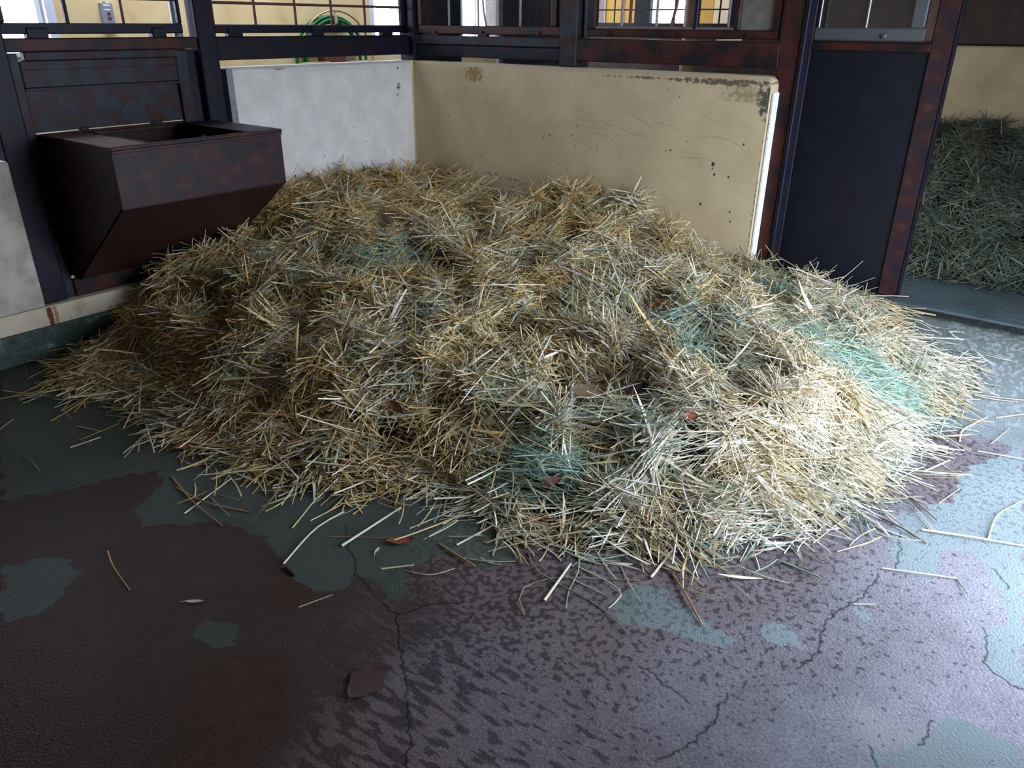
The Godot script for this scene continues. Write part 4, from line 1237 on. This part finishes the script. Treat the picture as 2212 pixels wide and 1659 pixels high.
		if not green:
			var golden := clampf(warm.get_noise_2d(x, z) * 1.6 + 0.80, 0.0, 1.0)
			if sheaf.size():
				c = Color(0.62, 0.53, 0.37).lerp(Color(0.76, 0.70, 0.57), rng.randf()) if float(sheaf[3]) < 0.6 else Color(0.42, 0.30, 0.15).lerp(Color(0.58, 0.45, 0.25), rng.randf())
				golden *= 0.4
			if sheaf.is_empty() and rng.randf() < 0.035 and absf(tilt) < 0.25:
				c = Color(0.74, 0.67, 0.49).lerp(Color(0.86, 0.82, 0.70), rng.randf())
				wide = rng.randf_range(0.0019, 0.0033)
				length = rng.randf_range(0.14, 0.34)
				at.y += rng.randf_range(0.012, 0.028)
				(places[which] as Array).pop_back()
				(places[which] as Array).append(Transform3D(Basis(along * length, axis_y * wide, axis_z * wide), at))
				golden *= 0.35
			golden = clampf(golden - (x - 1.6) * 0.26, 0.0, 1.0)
			c = c.lerp(Color(0.74, 0.72, 0.66), clampf((x - 1.9) * 0.26, 0.0, 0.38))  # doorway light put into the tint: stalks whiten towards the right
			c = c.lerp(Color(c.r * 1.0, c.g * 0.78, c.b * 0.44), golden)
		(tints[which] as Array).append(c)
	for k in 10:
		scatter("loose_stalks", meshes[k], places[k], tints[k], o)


func far_height(x: float, z: float) -> float:
	var t := clampf((-0.72 - z) / 1.1, 0.0, 1.0)
	var front := clampf((-0.70 + 0.10 * sin(x * 3.0) - z) / 0.25, 0.0, 1.0)
	return 0.25 + (0.10 * sqrt(front) + 0.50 * t * t * (3.0 - 2.0 * t)) + clump.get_noise_2d(x * 0.8, z * 0.8 + 20.0) * 0.16 * front


func build_far_heap() -> void:
	var o := thing("hay_heap", V3(3.4, 0.25, -1.4), "dim heap of fine green hay on the floor beyond the sliding door", "hay", "", "stuff")
	var st := begin()
	st.set_smooth_group(0)
	var step := 0.07
	for j in 20:
		for i in 30:
			var q: Array[Vector3] = []
			for k in [[0, 0], [1, 0], [1, 1], [0, 1]]:
				var x: float = 2.3 + (i + k[0]) * step
				var z: float = -2.07 + (j + k[1]) * step
				q.append(V3(x, far_height(x, z) - 0.03, z))
			for t in [[0, 1, 2], [0, 2, 3]]:
				for k in t:
					st.add_vertex(q[k])
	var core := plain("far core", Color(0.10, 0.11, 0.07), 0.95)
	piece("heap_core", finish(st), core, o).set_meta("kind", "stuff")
	rng.seed = 81
	for n in 5:
		var m := stalk_mesh(200 + n, [2, 3, 2, 0, 1][n])
		var places := []
		var tints := []
		for i in 3600:
			var x := rng.randf_range(2.35, 4.35)
			var z := rng.randf_range(-2.05, -0.66)
			if z > -0.80 and rng.randf() < 0.6:
				continue
			var turn := rng.randf() * TAU
			var length := rng.randf_range(0.08, 0.26)
			var tilt := rng.randfn(0.0, 0.35)
			var slope := (far_height(x, z - 0.05) - far_height(x, z + 0.05)) / 0.1
			var up := Vector3(0, 1, slope).normalized()
			var along := Vector3(cos(turn), 0, sin(turn))
			along = (along - up * along.dot(up)).normalized()
			along = (along * cos(tilt) + up * sin(tilt)).normalized()
			var sideways := along.cross(up).normalized()
			var over := sideways.cross(along)
			var wide := rng.randf_range(0.0013, 0.0026)
			var at := V3(x, maxf(far_height(x, z) + rng.randf_range(-0.02, 0.02), 0.256 + absf(along.y) * length * 0.5), z)
			at.z = maxf(at.z, -2.06 + absf(along.z) * length * 0.5)
			places.append(Transform3D(Basis(along * length, over * wide, along.cross(over) * wide), at))
			var g := rng.randf()
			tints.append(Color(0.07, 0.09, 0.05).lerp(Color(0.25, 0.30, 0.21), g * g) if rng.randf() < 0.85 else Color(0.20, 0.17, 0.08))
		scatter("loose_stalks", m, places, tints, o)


func build_strays() -> void:
	var list: Array = [
		[[V2(2.23, 2.88), V2(2.17, 2.71), V2(2.16, 2.58)], 7, 0, "long pale curved straw whose tip points at the small black lump"],
		[[V2(2.30, 2.71), V2(2.30, 2.45)], 9, 0, "thick pale straw lying across the main floor crack on green paint"],
		[[V2(2.23, 2.70), V2(2.43, 2.56)], 3, 1, "thin straight golden straw touching the back of the orange leaf"],
		[[V2(2.40, 2.51), V2(2.45, 2.34)], 4, 0, "pale slanted straw just behind the orange leaf"],
		[[V2(2.53, 2.51), V2(2.70, 2.53)], 7, 1, "short straight golden straw right of the orange leaf"],
		[[V2(2.48, 2.71), V2(2.55, 2.64)], 6, 0, "short pale straw in front of the orange leaf"],
		[[V2(2.54, 2.67), V2(2.62, 2.64), V2(2.65, 2.57)], 3, 0, "thin upward curving pale straw joined to the short one below the orange leaf"],
		[[V2(2.58, 2.48), V2(2.62, 2.26)], 7, 0, "pale straw slanting from the heap edge right of the orange leaf"],
		[[V2(2.61, 2.26), V2(2.80, 2.43)], 8, 1, "stout golden straw pointing straight at the viewer from the heap edge"],
		[[V2(2.42, 2.97), V2(2.46, 2.88)], 3, 0, "thin pale straw alone below the main green paint patch"],
		[[V2(1.75, 3.18), V2(1.85, 3.21), V2(1.98, 3.23)], 6, 1, "bent golden straw alone on the dark wet concrete"],
		[[V2(1.50, 2.82), V2(1.74, 2.87), V2(1.91, 2.88)], 6, 1, "upper of two brown straws crossing on green paint left of the heap front"],
		[[V2(1.58, 2.85), V2(1.76, 2.84), V2(1.91, 2.78)], 6, 1, "lower of two brown straws crossing on green paint left of the heap front"],
		[[V2(1.75, 2.92), V2(1.69, 2.70)], 6, 0, "pale straw laid over the two crossing brown straws"],
		[[V2(1.73, 2.81), V2(1.89, 2.84)], 5, 1, "short brown straw at the end of the crossing brown straws"],
		[[V2(1.00, 2.95), V2(1.02, 2.84)], 5, 0, "longest of the three small straws lying together on the left green floor"],
		[[V2(0.95, 2.90), V2(1.05, 2.89)], 4, 2, "small green straw crossing another on the left green floor"],
		[[V2(0.85, 2.85), V2(0.97, 2.82)], 5, 0, "topmost of the three small straws on the left green floor"],
		[[V2(0.94, 3.10), V2(0.99, 3.09), V2(1.09, 3.10)], 4, 2, "tiny curved green stem alone near the left edge"],
		[[V2(0.63, 3.06), V2(0.59, 2.99)], 5, 1, "golden straw cut off by the left edge of the photo"],
		[[V2(1.19, 2.82), V2(1.07, 2.63)], 5, 1, "golden straw forming the upper side of the V at the heap foot"],
		[[V2(1.18, 2.81), V2(1.20, 2.66)], 6, 0, "pale straw forming the lower side of the V at the heap foot"],
		[[V2(0.34, 2.87), V2(0.51, 2.79)], 5, 1, "olive golden straw beside the dull leaf near the left edge"],
		[[V2(2.95, 2.52), V2(2.92, 2.34)], 10, 0, "thick pale straw crossing the thin bent stems before the heap"],
		[[V2(2.94, 2.60), V2(2.89, 2.56), V2(2.87, 2.49), V2(2.93, 2.41), V2(3.12, 2.27)], 4, 3, "long thin grey stem curling back on itself before the heap"],
		[[V2(2.78, 2.37), V2(2.86, 2.43), V2(3.09, 2.44), V2(3.21, 2.49)], 5, 3, "thin grey-brown stem running diagonally to the bottom of the tangle"],
		[[V2(2.86, 2.22), V2(2.95, 2.34), V2(2.98, 2.44), V2(3.02, 2.51)], 4, 2, "upright kinked green stem in the tangle before the heap"],
		[[V2(2.94, 2.33), V2(3.10, 2.35), V2(3.11, 2.43)], 5, 0, "pale stem folded into a sharp V on bare floor"],
		[[V2(3.18, 2.18), V2(3.26, 2.25), V2(3.35, 2.33)], 8, 1, "straight golden straw lying across the green splashed strip"],
		[[V2(3.14, 2.24), V2(3.13, 2.06)], 10, 0, "broad pale split straw pointing out of the heap front"],
		[[V2(2.93, 2.28), V2(2.98, 2.26), V2(3.03, 2.18)], 6, 2, "short arched greenish stem lying free before the heap"],
		[[V2(3.42, 1.92), V2(3.54, 1.93)], 7, 2, "greenish stem reaching out right of the heap front"],
		[[V2(3.41, 1.84), V2(3.53, 1.84)], 5, 3, "short grey-brown stem left of the greenish one at the right front"],
		[[V2(3.72, 1.47), V2(3.86, 1.42), V2(4.00, 1.36)], 8, 0, "longest white straw running out at the right edge"],
		[[V2(3.90, 1.39), V2(3.90, 1.24), V2(3.93, 1.13), V2(3.96, 1.07)], 6, 0, "curved white straw at the right edge of the floor"],
		[[V2(3.67, 1.76), V2(3.77, 1.72), V2(3.86, 1.67)], 6, 0, "pale jointed straw on the small right-hand paint patch"],
		[[V2(3.86, 1.67), V2(3.90, 1.74)], 4, 3, "dark thin stem at the end of the pale jointed straw"],
		[[V2(3.65, 1.98), V2(3.70, 1.95)], 5, 0, "short pale straw lying on the thin right-hand crack"],
		[[V2(3.64, 1.07), V2(3.70, 0.93)], 8, 0, "pale kinked straw close to the right end of the heap"],
		[[V2(3.70, 0.73), V2(3.69, 0.64), V2(3.75, 0.44)], 8, 0, "kinked white straw on brown concrete right of the heap"],
		[[V2(3.77, 0.77), V2(3.92, 0.74)], 5, 0, "thin pale straw running out to the right edge below the kinked white one"],
		[[V2(3.59, 1.48), V2(3.67, 1.51), V2(3.75, 1.54)], 8, 3, "thick olive stem reaching down right from the heap"],
		[[V2(3.63, 1.27), V2(3.75, 1.39)], 6, 3, "thin grey stem beside the thick olive one at the right"],
		[[V2(3.78, 0.43), V2(3.87, 0.38)], 6, 0, "white straw at the very right edge below the ramp"],
		[[V2(3.20, 1.94), V2(3.27, 2.08)], 5, 0, "pale straw pointing straight out of the heap front centre right"],
		[[V2(1.84, 2.63), V2(1.88, 2.52)], 6, 0, "short pale straw left of the front tuft near the black lump side"],
		[[V2(1.91, 2.66), V2(1.94, 2.50)], 6, 0, "longer pale straw parallel to the short one at the heap front left"],
		[[V2(3.10, 2.20), V2(3.08, 2.05)], 6, 1, "golden straw beside the broad split straw"],
		[[V2(3.73, 1.26), V2(3.77, 1.12)], 4, 0, "short thin pale straw off the right end of the heap"],
		[[V2(3.80, 0.67), V2(3.84, 0.49)], 4, 0, "small pale straw right of the kinked white one"]]
	var looks := ["stalk pale", "stalk gold", "stalk green", "stalk grey"]
	for i in list.size():
		var e: Array = list[i]
		var path: Array = e[0]
		var r: float = e[1] * 0.0005
		# a smooth path on the floor
		var curve := Curve3D.new()
		for k in path.size():
			var p: Vector2 = path[k]
			var before: Vector2 = path[maxi(k - 1, 0)]
			var after: Vector2 = path[mini(k + 1, path.size() - 1)]
			var h := (after - before) * 0.16
			if i == 27:
				h = Vector2.ZERO
			curve.add_point(V3(p.x, ramp(p.x, p.y) + r + 0.001 + (0.006 if k % 2 == 1 else 0.0), p.y), V3(-h.x, 0, -h.y), V3(h.x, 0, h.y))
		var points := []
		for k in 9:
			points.append(curve.sample_baked(curve.get_baked_length() * k / 8.0, true))
		var o := piece("straw_stalk", tube(points, r, 6, false, 0.7), mats[looks[e[2]]])
		tag(o, e[3], "straw", "stray straws on the bare floor")


func leaf(at: Vector3, length: float, wide: float, turn: float, curl: float, material: String, label: String, pitch := 0.0, lobed := 0.0, category := "leaf") -> void:
	if at.y > 0.1:
		at.y = heap(at.x, at.z) + (0.055 if length > 0.09 else 0.036)
	var o := thing("fallen_leaf", at, label, category)
	var st := begin()
	st.set_smooth_group(0)
	var nu := 14
	var nv := 6
	var point := func(i: int, j: int) -> Vector3:
		var u := float(i) / nu
		var v := float(j) / nv * 2.0 - 1.0
		var half := wide * 0.5 * pow(sin(PI * clampf(u * 0.94 + 0.03, 0.0, 1.0)), 0.8) * (1.0 + lobed * sin(u * 17.0) * 0.5)
		var y := curl * (v * v * wide * 0.5 + 0.35 * sin(u * 5.0 + v * 2.0) * wide * 0.3) + absf(u - 0.5) * curl * length * 0.15
		return V3((u - 0.5) * length, y + 0.002 + lobed * 0.004 * sin(u * 23.0 + v * 5.0), v * half)
	for i in nu:
		for j in nv:
			quad(st, (point as Callable).call(i, j), (point as Callable).call(i + 1, j), (point as Callable).call(i + 1, j + 1), (point as Callable).call(i, j + 1), Vector3.UP)
	var b := MeshInstance3D.new()
	b.name = "blade"
	b.mesh = finish(st)
	b.material_override = mats[material]
	o.add_child(b, true)
	var s := MeshInstance3D.new()
	s.name = "stem"
	s.mesh = tube([V3(-length * 0.5, 0.003, 0), V3(-length * 0.62, 0.004, 0.004), V3(-length * 0.74, 0.003, 0.003)], 0.0011, 5)
	s.material_override = mats[material]
	o.add_child(s, true)
	o.rotation = Vector3(0.45 if at.y > 0.1 else 0.0, turn, pitch)


func build_leaves() -> void:
	leaf(V3(2.429, 0.003, 2.58), 0.085, 0.036, 0.75, 0.35, "leaf orange", "curled orange-brown leaf lying alone on the green floor paint", 0.0, 0.1)
	leaf(V3(2.778, 0.003, 3.036), 0.125, 0.090, 1.7, 0.12, "leaf dark", "large crumpled dark brown leaf beside the main floor crack", 0.0, 0.22)
	leaf(V3(2.58, 0.235, 1.743), 0.13, 0.062, 0.45, 0.30, "leaf tan", "big tan leaf lying in the hollow of the heap", 0.05, 0.15)
	leaf(V3(2.707, 0.23, 1.612), 0.10, 0.055, 0.9, 0.4, "leaf dark", "dark curled leaf behind the big tan leaf in the heap", 0.1, 0.3)
	leaf(V3(2.017, 0.235, 2.18), 0.085, 0.034, -0.3, 0.4, "leaf red", "reddish brown leaf stuck in the front slope of the heap", -0.25, 0.1)
	leaf(V3(2.986, 0.262, 1.723), 0.05, 0.035, 0.9, 0.3, "leaf orange", "small orange leaf scrap on the bright side of the heap", 0.0, 0.2)
	leaf(V3(2.695, 0.175, 2.132), 0.075, 0.036, 1.1, 0.15, "leaf red", "dull red leaf scrap under the green tuft at the heap front", 0.1, 0.15)
	leaf(V3(1.362, 0.012, 2.681), 0.085, 0.040, 1.0, 0.3, "leaf orange", "brown leaf poking out from the heap edge on dark floor", 0.0, 0.1)
	leaf(V3(2.17, 0.003, 3.141), 0.055, 0.012, 0.7, 0.2, "husk pale", "narrow pale leaf sliver on dark wet concrete")
	leaf(V3(0.462, 0.003, 2.846), 0.07, 0.03, 0.6, 0.3, "leaf red", "dull leaf near the left edge beside the heap foot", 0.0, 0.2)
	leaf(V3(2.405, 0.003, 2.657), 0.035, 0.012, 1.9, 0.2, "husk pale", "tiny pale husk just below the orange leaf")
	leaf(V3(1.349, 0.475, 1.212), 0.08, 0.06, 0.6, 0.5, "leaf dark", "dark crumpled leaf high on the upper slope of the heap", 0.0, 0.3)
	var drop := thing("dung_lump", V3(2.276, 0.0, 2.888), "small black lump beside the long curved straw tip", "lump")
	var lump := begin()
	add_tube(lump, [V3(2.250, 0.005, 2.885), V3(2.262, 0.007, 2.887), V3(2.285, 0.008, 2.89), V3(2.302, 0.004, 2.892)], 0.008, 7, false, 0.5)
	piece("body", finish(lump), mats["dung dark"], drop)
